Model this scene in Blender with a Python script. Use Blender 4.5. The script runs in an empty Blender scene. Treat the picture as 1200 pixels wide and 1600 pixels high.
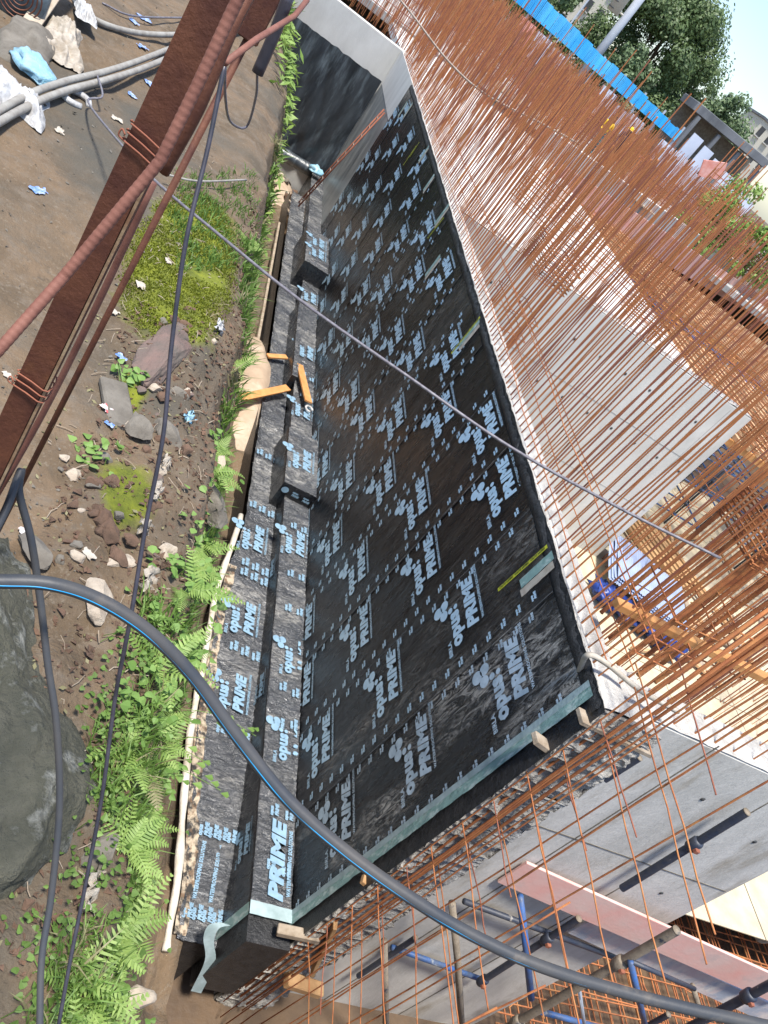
import bpy, bmesh, math, random
from mathutils import Vector, Matrix, noise
from bpy import context as ctx
random.seed(11)
S = ctx.scene
R_ = math.radians

# ------------------------------------------------------------ camera, world, sun, exposure
FPX = 1251.4                                   # focal length in pixels of the 1200 x 1600 photograph
CAMW = Matrix(((0.82225427, -0.41424173, -0.39025852),
               (-0.04298039, 0.63856578, -0.76836608),
               (0.56749503, 0.64856575, 0.50725917)))   # columns: camera right, up, back
CAM = Vector((-4.0, 0.0, 0.0))                 # eye of the camera; heights are measured from it
cam = bpy.data.cameras.new('camera'); camo = bpy.data.objects.new('camera', cam)
S.collection.objects.link(camo)
camo.matrix_world = Matrix.Translation(CAM) @ CAMW.to_4x4()
cam.sensor_fit = 'VERTICAL'; cam.sensor_height = 24; cam.sensor_width = 18
cam.lens = 24 * FPX / 1600; cam.clip_start = 0.05; cam.clip_end = 3000
S.camera = camo
S.render.resolution_x = 768; S.render.resolution_y = 1024

SUN = Vector((-0.15, -0.24, 0.95)).normalized()
w = bpy.data.worlds.new('World'); S.world = w; w.use_nodes = True
nt = w.node_tree; nt.nodes.clear()
sky = nt.nodes.new('ShaderNodeTexSky'); sky.sky_type = 'NISHITA'; sky.sun_disc = False
sky.sun_elevation = math.asin(SUN.z); sky.sun_rotation = math.atan2(SUN.x, SUN.y)
sky.air_density = 1.0; sky.dust_density = .9; sky.ozone_density = 1.6
bg = nt.nodes.new('ShaderNodeBackground'); bg.inputs[1].default_value = 0.108
wo = nt.nodes.new('ShaderNodeOutputWorld')
nt.links.new(sky.outputs[0], bg.inputs[0]); nt.links.new(bg.outputs[0], wo.inputs[0])
sl = bpy.data.lights.new('sun', 'SUN'); sl.energy = 3.0; sl.angle = R_(8); sl.color = (1, .95, .87)
so = bpy.data.objects.new('sun', sl); S.collection.objects.link(so)
so.rotation_euler = SUN.to_track_quat('Z', 'Y').to_euler()
S.view_settings.view_transform = 'Standard'; S.view_settings.look = 'None'
S.view_settings.gamma = 1; S.view_settings.exposure = 1.15

# ------------------------------------------------------------ pixel survey helpers (points on real planes)
def ray(px, py):
    return CAMW @ Vector((px - 600, -(py - 800), -FPX))
def hx(px, py, x): r = ray(px, py); return CAM + r * ((x - CAM.x) / r.x)
def hy(px, py, y): r = ray(px, py); return CAM + r * ((y - CAM.y) / r.y)
def hz(px, py, z): r = ray(px, py); return CAM + r * ((z - CAM.z) / r.z)
def hd(px, py, d): return CAM + ray(px, py).normalized() * d

# ------------------------------------------------------------ materials
def mat(name, col, rough=.8, col2=None, scale=6, detail=6, bump=0, bscale=None, metal=0, spec=.5,
        stretch=(1, 1, 1), rot=(0, 0, 0), ramp=(.35, .65), coat=0, bdist=.02, col3=None, scale3=1.3, ramp3=(.5, .62), rr=0, blotch=None):
    m = bpy.data.materials.new(name); m.use_nodes = True
    n = m.node_tree.nodes; L = m.node_tree.links; b = n['Principled BSDF']
    b.inputs['Base Color'].default_value = (*col, 1); b.inputs['Roughness'].default_value = rough
    b.inputs['Metallic'].default_value = metal; b.inputs['Specular IOR Level'].default_value = spec
    b.inputs['Coat Weight'].default_value = coat
    tc = n.new('ShaderNodeTexCoord'); mp = n.new('ShaderNodeMapping')
    mp.inputs['Scale'].default_value = stretch; mp.inputs['Rotation'].default_value = rot
    L.new(tc.outputs['Object'], mp.inputs[0])
    def nz(sc, dt=6, ro=.6):
        t = n.new('ShaderNodeTexNoise'); t.inputs['Scale'].default_value = sc
        t.inputs['Detail'].default_value = dt; t.inputs['Roughness'].default_value = ro
        L.new(mp.outputs[0], t.inputs[0]); return t
    def rp(t, a, c):
        r = n.new('ShaderNodeMapRange'); r.inputs[1].default_value = a; r.inputs[2].default_value = c
        L.new(t.outputs[0], r.inputs[0]); return r
    def mix(f, a, c):
        x = n.new('ShaderNodeMix'); x.data_type = 'RGBA'; L.new(f, x.inputs[0])
        for s, v in ((6, a), (7, c)):
            if isinstance(v, tuple): x.inputs[s].default_value = (*v, 1)
            else: L.new(v, x.inputs[s])
        return x.outputs[2]
    out = None
    if col2:
        t = nz(scale, detail); r = rp(t, *ramp); out = mix(r.outputs[0], col, col2)
        if rr:
            q = n.new('ShaderNodeMath'); q.operation = 'MULTIPLY_ADD'
            q.inputs[1].default_value = rr; q.inputs[2].default_value = rough
            L.new(r.outputs[0], q.inputs[0]); L.new(q.outputs[0], b.inputs['Roughness'])
    if col3:
        t = nz(scale3, 8, .65); r = rp(t, *ramp3); out = mix(r.outputs[0], out if out else col, col3)
    if out: L.new(out, b.inputs['Base Color'])
    if bump:
        t = nz(bscale or scale * 3, 8, .65); bp = n.new('ShaderNodeBump')
        bp.inputs['Strength'].default_value = bump; bp.inputs['Distance'].default_value = bdist
        L.new(t.outputs[0], bp.inputs['Height']); L.new(bp.outputs[0], b.inputs['Normal'])
    return m

M = {}
M['conc'] = mat('pale_concrete', (.44, .43, .41), .9, (.30, .30, .29), 2.2, bump=.35, bscale=30, col3=(.52, .50, .47), scale3=.8)
M['conc_top'] = mat('cement_crust', (.62, .60, .56), .95, (.36, .34, .31), 3.5, bump=1, bscale=18, bdist=.05, ramp=(.5, .75))
M['conc_grey'] = mat('grey_concrete', (.62, .60, .56), .85, (.48, .465, .43), 2.6, bump=.45, bscale=24, stretch=(1.6, 1, .4), col3=(.30, .26, .20), scale3=1.4, ramp3=(.56, .72))
M['conc_white'] = mat('whitish_concrete', (.64, .63, .60), .85, (.53, .52, .49), 2.1, bump=.2, bscale=26, stretch=(1, 1, .4), col3=(.42, .42, .40), scale3=.9, ramp3=(.55, .8))
M['conc_rough'] = mat('rough_joint_concrete', (.52, .49, .44), .95, (.30, .28, .245), 7, bump=1, bscale=26, bdist=.06, col3=(.42, .41, .39), scale3=3)
M['primer'] = mat('black_primer', (.012, .013, .015), .42, (.03, .03, .032), 9, bump=.8, bscale=22, bdist=.03)
M['rust'] = mat('rusty_rebar', (.48, .175, .060), .85, (.30, .10, .042), 9, bump=.5, bscale=120, bdist=.004, col3=(.46, .20, .07), scale3=4)
M['rust_red'] = mat('rusty_rebar_dull', (.34, .125, .07), .85, (.22, .075, .048), 6, bump=.4, bscale=120, bdist=.004)
M['rust_pale'] = mat('cement_splashed_rebar', (.38, .33, .29), .9, (.26, .18, .13), 14, bump=.4, bscale=100, bdist=.004)
M['steel'] = mat('rusty_angle_steel', (.085, .028, .018), .62, (.15, .055, .028), 14, bump=.5, bscale=90, bdist=.004, col3=(.24, .10, .03), scale3=4, ramp3=(.6, .75), metal=.25)
M['steel_lip'] = mat('worn_steel_edge', (.34, .25, .15), .7, (.2, .10, .05), 20, bump=.4, bscale=70, bdist=.004)
M['ribbar'] = mat('brown_ribbed_bar', (.24, .10, .07), .7, (.17, .065, .045), 20, bump=.3, bscale=90, bdist=.004)
M['timber'] = mat('sawn_timber', (.50, .31, .15), .8, (.38, .21, .09), 5, stretch=(1, 1, 1), bump=.4, bscale=40, bdist=.006)
M['joist_timber'] = mat('pale_joist_timber', (.62, .42, .24), .8, (.50, .30, .15), 5)
M['orange_timber'] = mat('orange_timber', (.62, .32, .12), .75, (.48, .22, .07), 6, bump=.3, bscale=40, bdist=.006)
M['grey_timber'] = mat('weathered_timber', (.42, .35, .27), .85, (.26, .20, .14), 7, bump=.6, bscale=50, bdist=.01)
M['ply_yellow'] = mat('yellow_plywood', (.60, .53, .38), .8, (.48, .41, .28), 2.5, bump=.1, bscale=30)
M['ply_pink'] = mat('pink_plywood', (.74, .38, .33), .7, (.68, .48, .43), 2.2, bump=.15, bscale=20, col3=(.50, .40, .38), scale3=2.5, ramp3=(.6, .75))
M['ply_pink_dirty'] = mat('splashed_pink_plywood', (.60, .46, .46), .8, (.68, .64, .60), 5, bump=.3, bscale=30, col3=(.36, .40, .47), scale3=3, stretch=(1, 1, .5))
M['pipe_dark'] = mat('dark_blue_prop_paint', (.022, .032, .06), .5, (.05, .055, .07), 12, bump=.3, bscale=60, bdist=.006, col3=(.28, .26, .24), scale3=9, ramp3=(.62, .7))
M['pipe_muddy'] = mat('cement_coated_pipe', (.19, .155, .115), .85, (.30, .25, .19), 10, bump=.7, bscale=50, bdist=.008, col3=(.03, .04, .06), scale3=5, ramp3=(.58, .66))
M['pipe_blue'] = mat('blue_frame_paint', (.035, .12, .36), .5, (.07, .10, .17), 9, bump=.2, bscale=60, col3=(.25, .27, .30), scale3=10, ramp3=(.62, .7))
M['blue_sheet'] = mat('blue_corrugated_sheet', (.36, .43, .60), .55, (.29, .36, .52), 2, bump=.1)
M['blue_deep'] = mat('deep_blue_plastic', (.02, .06, .30), .4, (.015, .03, .14), 6)
M['sky_blue'] = mat('bright_blue_fence_sheet', (.03, .42, .88), .5, (.12, .55, .92), .8, stretch=(1, 1, .3))
M['pale_sheet'] = mat('pale_blue_grey_sheet', (.50, .56, .68), .6, (.60, .64, .74), .8)
M['hose'] = mat('blue_black_hose', (.040, .046, .056), .5, (.075, .072, .07), 5, bump=.25, bscale=90, spec=.4, bdist=.002, col3=(.14, .12, .10), scale3=7, ramp3=(.6, .75))
M['stripe'] = mat('cyan_stripe', (.01, .30, .62), .4)
M['cable'] = mat('black_cable', (.022, .022, .032), .42, (.05, .045, .06), 18, spec=.6)
M['cable_grey'] = mat('grey_wire_cable', (.20, .19, .21), .45, (.10, .09, .11), 30)
M['hose_white'] = mat('dusty_white_hose', (.34, .33, .30), .7, (.22, .20, .175), 9, bump=.1)
M['white_plastic'] = mat('white_plastic', (.56, .57, .58), .45, (.38, .37, .36), 9, bump=.8, bscale=14, bdist=.03)
M['sack'] = mat('dirty_woven_sack', (.52, .47, .40), .8, (.30, .25, .19), 9, bump=.9, bscale=12, bdist=.04)
M['clear_blue'] = mat('pale_blue_plastic', (.35, .55, .66), .25, (.20, .42, .55), 7, bump=.8, bscale=25)
M['blue_litter'] = mat('blue_wrapper', (.04, .16, .52), .5, (.40, .46, .6), 30)
M['red_litter'] = mat('red_wrapper', (.6, .57, .55), .5, (.48, .10, .10), 30, ramp=(.5, .55))
M['paper'] = mat('cream_paper', (.50, .46, .39), .85, (.36, .31, .25), 14)
M['dirt'] = mat('brown_dirt', (.135, .098, .066), .95, (.085, .062, .044), 1.4, bump=.6, bscale=16, bdist=.04, col3=(.20, .155, .11), scale3=3.2, ramp3=(.52, .75))
M['mud_red'] = mat('reddish_clod', (.17, .10, .065), .95, (.09, .057, .038), 8, bump=.8, bscale=30, bdist=.02)
M['rock'] = mat('grey_mossy_rock', (.135, .13, .095), .95, (.06, .062, .042), 7, bump=1, bscale=30, bdist=.06, col3=(.34, .34, .30), scale3=7, ramp3=(.54, .68))
M['rock_pink'] = mat('pinkish_rock', (.19, .125, .105), .9, (.115, .10, .085), 4, bump=.6, bscale=22, bdist=.03)
M['rock_grey'] = mat('grey_brown_stone', (.20, .18, .15), .92, (.12, .105, .085), 6, bump=.6, bscale=30, bdist=.02)
M['stone_pale'] = mat('pale_broken_stone', (.50, .43, .34), .9, (.36, .29, .22), 8, bump=.7, bscale=30, bdist=.02)
M['sand'] = mat('pale_sand', (.47, .36, .26), .95, (.38, .28, .20), 3, bump=.5, bscale=60, bdist=.01, col3=(.53, .43, .33), scale3=2)
M['mud'] = mat('wet_brown_mud', (.13, .082, .045), .6, (.09, .058, .035), 3, bump=.5, bscale=14)
M['white_sheet'] = mat('white_folded_sheet', (.68, .65, .58), .7, (.50, .43, .34), 5, bump=.7, bscale=16, bdist=.02)
M['torn_edge'] = mat('torn_tarred_paper', (.46, .38, .28), .85, (.03, .028, .026), 9, col3=(.16, .10, .06), scale3=12, ramp=(.44, .56))
M['black_plastic'] = mat('black_plastic_sheet', (.016, .02, .026), .33, (.05, .06, .07), 3, bump=.5, bscale=2.2, bdist=.08, spec=.8, stretch=(1, 1, .18), col3=(.20, .25, .28), scale3=4, ramp3=(.52, .90))  # grey-blue streaks are sheen painted into the colour of the black sheet
M['grey_sheen'] = mat('silvery_grey_coating', (.36, .37, .36), .4, (.16, .175, .18), 2.5, bump=.6, bscale=6, stretch=(1, 1, .3), col3=(.34, .35, .33), scale3=4, ramp3=(.55, .8))
M['tape'] = mat('pale_green_tape', (.22, .36, .34), .4, (.44, .55, .53), 16, bump=.8, bscale=30, bdist=.015, ramp=(.5, .62), stretch=(1, 1, .5))
M['tape_white'] = mat('whitish_tape_face', (.38, .48, .50), .45, (.27, .36, .37), 8, bump=.5, bscale=26, bdist=.01)
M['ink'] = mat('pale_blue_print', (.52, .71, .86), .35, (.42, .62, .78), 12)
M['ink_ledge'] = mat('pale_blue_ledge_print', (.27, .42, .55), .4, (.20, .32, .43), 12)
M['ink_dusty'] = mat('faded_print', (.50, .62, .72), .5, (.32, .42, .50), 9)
M['ink_black'] = mat('black_print', (.03, .03, .02), .6)
M['yellow_tape'] = mat('yellow_tape', (.62, .66, .04), .5, (.5, .52, .05), 20)
M['bark'] = mat('bark', (.12, .09, .065), .95, (.07, .05, .035), 12, bump=.6)
M['grey_roof'] = mat('weathered_grey_slab', (.19, .20, .22), .9, (.11, .118, .13), .5, col3=(.20, .21, .22), scale3=.8, stretch=(1, 1, .4))
M['shade_dark'] = mat('dark_wall', (.04, .045, .05), .9, (.08, .08, .08), .8)
M['cream'] = mat('cream_wall', (.62, .58, .48), .9, (.55, .52, .44), .5)
M['orange_paint'] = mat('orange_paint', (.66, .20, .06), .6, (.55, .16, .05), 2)
M['pole'] = mat('pale_grey_paint', (.52, .56, .62), .6, (.44, .48, .54), 1.5)
M['skin'] = mat('brown_skin', (.17, .085, .05), .6)
M['yellow_vest'] = mat('yellow_cloth', (.78, .48, .02), .8, (.62, .36, .02), 8)
M['teal'] = mat('teal_cloth', (.03, .14, .17), .9)
M['navy'] = mat('dark_navy_cloth', (.015, .015, .035), .9)
M['tan'] = mat('tan_cloth', (.62, .42, .27), .9, (.48, .30, .18), 9)
M['hair'] = mat('black_hair', (.012, .01, .01), .7)
M['pink_cloth'] = mat('salmon_sheet', (.62, .22, .17), .8, (.70, .42, .38), 3)
M['motor'] = mat('blue_grey_paint', (.13, .17, .20), .5, (.07, .09, .10), 12, bump=.3)
M['haze_hill'] = mat('hazy_foliage', (.12, .17, .14), .95)

def leaf_mat(name, a, b, tr=.35, sc=3):
    m = bpy.data.materials.new(name); m.use_nodes = True
    n = m.node_tree.nodes; L = m.node_tree.links; p = n['Principled BSDF']
    g = n.new('ShaderNodeNewGeometry'); t = n.new('ShaderNodeTexNoise'); t.inputs['Scale'].default_value = sc
    tc = n.new('ShaderNodeTexCoord'); L.new(tc.outputs['Object'], t.inputs[0])
    ad = n.new('ShaderNodeMath'); ad.operation = 'ADD'; ad.inputs[1].default_value = -.25
    L.new(t.outputs[0], ad.inputs[0])
    a2 = n.new('ShaderNodeMath'); a2.operation = 'MULTIPLY_ADD'; a2.inputs[1].default_value = .5
    L.new(g.outputs['Random Per Island'], a2.inputs[0]); L.new(ad.outputs[0], a2.inputs[2])
    x = n.new('ShaderNodeMix'); x.data_type = 'RGBA'; x.inputs[6].default_value = (*a, 1); x.inputs[7].default_value = (*b, 1)
    L.new(a2.outputs[0], x.inputs[0]); L.new(x.outputs[2], p.inputs['Base Color']); p.inputs['Roughness'].default_value = .55
    tl = n.new('ShaderNodeBsdfTranslucent'); L.new(x.outputs[2], tl.inputs[0])
    ms = n.new('ShaderNodeMixShader'); ms.inputs[0].default_value = tr
    L.new(p.outputs[0], ms.inputs[1]); L.new(tl.outputs[0], ms.inputs[2])
    L.new(ms.outputs[0], n['Material Output'].inputs[0]); return m
M['fern'] = leaf_mat('fern_green', (.13, .24, .035), (.42, .56, .17))
M['creeper'] = leaf_mat('creeper_green', (.11, .23, .035), (.32, .48, .14))
M['grass'] = leaf_mat('grass_green', (.07, .13, .02), (.22, .36, .08))
M['grass_dry'] = leaf_mat('dry_grass', (.16, .15, .06), (.40, .36, .20))
M['tree'] = leaf_mat('tree_leaves', (.045, .085, .03), (.19, .27, .10), .3, .35)
M['tree_lit'] = leaf_mat('lit_tree_leaves', (.08, .14, .06), (.24, .32, .16), .3, .5)  # lighter copy of the tree leaves, light and haze painted into the colour
M['bush'] = leaf_mat('yellow_green_bush', (.12, .22, .03), (.34, .48, .12), .3, 2)

# membrane: black printed foil with a wrinkled, shiny skin; dust=amount of scratched pale dust
def membrane(name, dust=0., wr=.45, base=(.010, .011, .013), silver=0., rough=.30):
    m = bpy.data.materials.new(name); m.use_nodes = True
    n = m.node_tree.nodes; L = m.node_tree.links; p = n['Principled BSDF']
    tc = n.new('ShaderNodeTexCoord'); mp = n.new('ShaderNodeMapping'); L.new(tc.outputs['Object'], mp.inputs[0])
    mp.inputs['Rotation'].default_value = (.5, 0, 0); mp.inputs['Scale'].default_value = (1, 2.6, .8)
    def nz(sc, dt=8, ro=.65, di=0, m_=mp):
        t = n.new('ShaderNodeTexNoise'); t.inputs['Scale'].default_value = sc; t.inputs['Detail'].default_value = dt
        t.inputs['Roughness'].default_value = ro; t.inputs['Distortion'].default_value = di
        L.new(m_.outputs[0], t.inputs[0]); return t
    def rng(t, a, b, c=0, d=1):
        r = n.new('ShaderNodeMapRange'); r.inputs[1].default_value = a; r.inputs[2].default_value = b
        r.inputs[3].default_value = c; r.inputs[4].default_value = d; L.new(t.outputs[0], r.inputs[0]); return r
    streak = nz(6, 10, .75, 1.5); cloud = nz(.7, 4, .5)
    a = rng(streak, .46, .72); c = rng(cloud, .45, .62)
    mu = n.new('ShaderNodeMath'); mu.operation = 'MULTIPLY'; L.new(a.outputs[0], mu.inputs[0]); L.new(c.outputs[0], mu.inputs[1])
    m2 = n.new('ShaderNodeMath'); m2.operation = 'MULTIPLY'; m2.inputs[1].default_value = dust; L.new(mu.outputs[0], m2.inputs[0])
    x = n.new('ShaderNodeMix'); x.data_type = 'RGBA'; x.inputs[6].default_value = (*base, 1); x.inputs[7].default_value = (.34, .33, .31, 1)
    L.new(m2.outputs[0], x.inputs[0]); L.new(x.outputs[2], p.inputs['Base Color'])
    rr = rng(nz(2.2), .3, .7, rough - .09, rough + .16); L.new(rr.outputs[0], p.inputs['Roughness'])
    p.inputs['Specular IOR Level'].default_value = .55 + silver
    w1 = nz(5.5, 7, .6, 2.0); w2 = nz(1.1, 3, .5)
    ad = n.new('ShaderNodeMath'); ad.operation = 'MULTIPLY_ADD'; ad.inputs[1].default_value = 3.; L.new(w2.outputs[0], ad.inputs[0]); L.new(w1.outputs[0], ad.inputs[2])
    bp = n.new('ShaderNodeBump'); bp.inputs['Strength'].default_value = wr; bp.inputs['Distance'].default_value = .03
    L.new(ad.outputs[0], bp.inputs['Height']); L.new(bp.outputs[0], p.inputs['Normal'])
    return m
M['mem'] = membrane('black_membrane', .03, .5, (.006, .007, .010), .4, .20)
M['mem_dust1'] = membrane('lightly_dusted_membrane', .8, .7, (.006, .007, .010), .4, rough=.20)
M['mem_dust2'] = membrane('scratched_dusty_membrane', 2.8, 1.0, (.006, .007, .010), .4, rough=.22)
M['mem_crumple'] = membrane('crumpled_membrane_painted_sheen', 1.8, 1.3, (.060, .064, .072), .5, .24)  # grey base paints in the silvery sky reflection; dust term whitens the creases

def moss_dirt():
    m = M['bank'] = bpy.data.materials.new('bank_earth_and_moss'); m.use_nodes = True
    n = m.node_tree.nodes; L = m.node_tree.links; p = n['Principled BSDF']; p.inputs['Roughness'].default_value = .95
    tc = n.new('ShaderNodeTexCoord')
    def nz(sc, dt=8, ro=.62):
        t = n.new('ShaderNodeTexNoise'); t.inputs['Scale'].default_value = sc; t.inputs['Detail'].default_value = dt
        t.inputs['Roughness'].default_value = ro; L.new(tc.outputs['Object'], t.inputs[0]); return t
    def rng(o, a, b):
        r = n.new('ShaderNodeMapRange'); r.inputs[1].default_value = a; r.inputs[2].default_value = b; L.new(o, r.inputs[0]); return r.outputs[0]
    def mix(f, a, b):
        x = n.new('ShaderNodeMix'); x.data_type = 'RGBA'; L.new(f, x.inputs[0])
        for s, v in ((6, a), (7, b)):
            if isinstance(v, tuple): x.inputs[s].default_value = (*v, 1)
            else: L.new(v, x.inputs[s])
        return x.outputs[2]
    def math_(op, a, b):
        q = n.new('ShaderNodeMath'); q.operation = op
        for i, v in enumerate((a, b)):
            if isinstance(v, (int, float)): q.inputs[i].default_value = v
            else: L.new(v, q.inputs[i])
        return q.outputs[0]
    base = mix(rng(nz(1.6).outputs[0], .40, .62), (.175, .120, .072), (.098, .070, .042))
    base = mix(rng(nz(26, 10, .75).outputs[0], .54, .70), base, (.23, .19, .14))
    base = mix(rng(nz(14, 10, .7).outputs[0], .56, .74), base, (.045, .034, .022))
    base = mix(rng(nz(7).outputs[0], .5, .72), base, (.185, .145, .105))
    base = mix(rng(nz(.5).outputs[0], .5, .7), base, (.085, .078, .062))
    # moss patch: its own outline on the ground around (x,y)
    def patch(cx, cy, rx, ry, soft=.35):
        sep = n.new('ShaderNodeSeparateXYZ'); L.new(tc.outputs['Object'], sep.inputs[0])
        dx = math_('DIVIDE', math_('SUBTRACT', sep.outputs[0], cx), rx); dy = math_('DIVIDE', math_('SUBTRACT', sep.outputs[1], cy), ry)
        d = math_('SQRT', math_('ADD', math_('MULTIPLY', dx, dx), math_('MULTIPLY', dy, dy)), 0)
        d = math_('ADD', d, math_('MULTIPLY', math_('SUBTRACT', nz(2.2).outputs[0], .5), 1.6))
        return rng(d, 1.1, 1.1 - soft)
    mossc = mix(rng(nz(9).outputs[0], .35, .65), (.085, .105, .012), (.20, .225, .018))
    mk = math_('MAXIMUM', math_('MAXIMUM', patch(-3.63, 6.3, .40, 1.35), patch(-3.66, 4.35, .10, .35)), patch(-3.5, 3.35, .16, .3))
    mk = math_('MULTIPLY', mk, rng(nz(3).outputs[0], .25, .42))
    base = mix(mk, base, mossc)
    L.new(base, p.inputs['Base Color'])
    bp = n.new('ShaderNodeBump'); bp.inputs['Strength'].default_value = .8; bp.inputs['Distance'].default_value = .04
    L.new(math_('ADD', nz(12).outputs[0], math_('MULTIPLY', nz(60, 4).outputs[0], .35)), bp.inputs['Height']); L.new(bp.outputs[0], p.inputs['Normal'])
moss_dirt()

# ------------------------------------------------------------ building helpers
def tag(o, label=None, cat=None, group=None, kind=None):
    if label: o['label'] = label
    if cat: o['category'] = cat
    if group: o['group'] = group
    if kind: o['kind'] = kind
    return o
def thing(name, label, cat, loc=(0, 0, 0), group=None):
    o = bpy.data.objects.new(name, None); S.collection.objects.link(o); o.location = loc; o.empty_display_size = .1
    return tag(o, label, cat, group)

class MB:
    def __init__(s): s.v = []; s.f = []; s.smooth = []
    def add(s, vs, fs, sm=False):
        k = len(s.v); s.v += [tuple(p) for p in vs]; s.f += [[i + k for i in f] for f in fs]; s.smooth += [sm] * len(fs); return s
    def box(s, c, size, rot=None, bev=0):
        c = Vector(c); hx_, hy_, hz_ = [q / 2 for q in size]; b = min(bev, hx_ * .9, hy_ * .9, hz_ * .9)
        if b <= 0:
            vs = [Vector((x, y, z)) for x in (-hx_, hx_) for y in (-hy_, hy_) for z in (-hz_, hz_)]
            fs = [(0, 1, 3, 2), (4, 6, 7, 5), (0, 4, 5, 1), (2, 3, 7, 6), (0, 2, 6, 4), (1, 5, 7, 3)]
        else:
            bm = bmesh.new(); bmesh.ops.create_cube(bm, size=1)
            for v in bm.verts: v.co = Vector((v.co.x * 2 * hx_, v.co.y * 2 * hy_, v.co.z * 2 * hz_))
            bmesh.ops.bevel(bm, geom=list(bm.edges), offset=b, segments=1, affect='EDGES')
            bm.verts.ensure_lookup_table(); vs = [v.co.copy() for v in bm.verts]
            fs = [[v.index for v in f.verts] for f in bm.faces]; bm.free()
        if rot is not None: vs = [rot @ v for v in vs]
        return s.add([v + c for v in vs], fs)
    def bar(s, a, b, wd, th, up=(0, 0, 1), bev=0):
        a = Vector(a); b = Vector(b); z = (b - a); L = z.length; z.normalize(); u = Vector(up)
        x = z.cross(u)
        if x.length < 1e-4: x = z.cross(Vector((1, 0, 0)))
        x.normalize(); y = z.cross(x)
        rot = Matrix((x, y, z)).transposed()
        return s.box((a + b) / 2, (wd, th, L), rot, bev)
    def tube(s, pts, r, n=6, cap=True):
        pts = [Vector(p) for p in pts]; rs = r if isinstance(r, (list, tuple)) else [r] * len(pts)
        vs = []; fs = []; prev = None
        for i, p in enumerate(pts):
            t = (pts[min(i + 1, len(pts) - 1)] - pts[max(i - 1, 0)]).normalized()
            if prev is None:
                u = t.cross(Vector((0, 0, 1)))
                if u.length < .05: u = t.cross(Vector((1, 0, 0)))
            else: u = prev - t * prev.dot(t)
            u.normalize(); prev = u; w_ = t.cross(u)
            for k in range(n):
                a = 2 * math.pi * k / n; vs.append(p + (u * math.cos(a) + w_ * math.sin(a)) * rs[i])
        for i in range(len(pts) - 1):
            for k in range(n):
                fs.append((i * n + k, i * n + (k + 1) % n, (i + 1) * n + (k + 1) % n, (i + 1) * n + k))
        if cap: fs += [list(range(n))[::-1], [(len(pts) - 1) * n + k for k in range(n)]]
        return s.add(vs, fs, n > 4)
    def grid(s, f, nu, nv, sm=True, flip=False):
        vs = [f(i / nu, j / nv) for i in range(nu + 1) for j in range(nv + 1)]
        fs = [(i * (nv + 1) + j, i * (nv + 1) + j + 1, (i + 1) * (nv + 1) + j + 1, (i + 1) * (nv + 1) + j) for i in range(nu) for j in range(nv)]
        if flip: fs = [q[::-1] for q in fs]
        return s.add(vs, fs, sm)
    def build(s, name, m, parent=None, loc=None):
        base = Vector(loc) if loc is not None else (parent_world(parent) if parent else Vector((0, 0, 0)))
        me = bpy.data.meshes.new(name)
        me.from_pydata([(v[0] - base.x, v[1] - base.y, v[2] - base.z) for v in s.v], [], s.f)
        me.polygons.foreach_set('use_smooth', s.smooth); me.materials.append(m if not isinstance(m, str) else M[m]); me.update()
        o = bpy.data.objects.new(name, me); S.collection.objects.link(o)
        if parent: o.parent = parent
        elif loc is not None: o.location = loc
        return o
def parent_world(p):
    v = Vector((0, 0, 0))
    while p: v += p.location; p = p.parent
    return v
def curve(pts, n=8):
    P = [Vector(p) for p in pts]; P = [P[0] * 2 - P[1]] + P + [P[-1] * 2 - P[-2]]; out = []
    for i in range(1, len(P) - 2):
        for k in range(n):
            t = k / n; a, b, c, d = P[i - 1:i + 3]
            out.append(.5 * ((2 * b) + (c - a) * t + (2 * a - 5 * b + 4 * c - d) * t * t + (3 * b - a - 3 * c + d) * t ** 3))
    out.append(P[-2]); return out
def N(x, y, z=0, s=1): return noise.noise(Vector((x * s, y * s, z * s)))
def rnd(a, b): return random.uniform(a, b)
def wrinkle(x, y, s=0):      # sharp little folds in foil
    a = 1 - min(1, abs(N(x * 3 + y, y * 2.2 - x, s, 2.2)) * 5); b = 1 - min(1, abs(N(x * 2 - y, y * 3 + x, s + 4, 4.5)) * 5)
    return a * a * .6 + b * b * .4

def blob(pts_c, sx, sy, sz, seed, amp=.3, rot=0, n=24, flatten=.35):
    q = MB(); rt = Matrix.Rotation(rot, 3, 'Z')
    def f(u, v):
        a = u * 2 * math.pi; e = (v - .5) * math.pi; d = Vector((math.cos(e) * math.cos(a), math.cos(e) * math.sin(a), math.sin(e)))
        k = 1 + amp * N(d.x, d.y, d.z + seed, 1.8) + amp * .5 * N(d.x, d.y, d.z + seed, 4.5); d = rt @ Vector((d.x * sx * k, d.y * sy * k, (d.z * (1 if d.z > 0 else flatten)) * sz * k)); return Vector(pts_c) + d
    q.grid(f, n, n // 2); return q

# lettering: flat text outlines as (verts, faces), measured once
def text_mesh(body, size, bold=.0, shear=0., xs=1.):
    c = bpy.data.curves.new('lettering', 'FONT'); c.body = body; c.size = size; c.offset = bold; c.shear = shear
    c.resolution_u = 2; c.space_character = 1.04
    o = bpy.data.objects.new('lettering', c); S.collection.objects.link(o)
    ctx.view_layer.update(); me = bpy.data.meshes.new_from_object(o.evaluated_get(ctx.evaluated_depsgraph_get()))
    vs = [(v.co.x * xs, v.co.y) for v in me.vertices]; fs = [list(p.vertices) for p in me.polygons]
    bpy.data.objects.remove(o); bpy.data.curves.remove(c); bpy.data.meshes.remove(me)
    x0 = min(v[0] for v in vs); x1 = max(v[0] for v in vs); return [(v[0] - x0, v[1]) for v in vs], fs, x1 - x0
def fit(t, W):
    k = W / t[2]; return [(v[0] * k, v[1]) for v in t[0]], t[1], W
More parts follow.
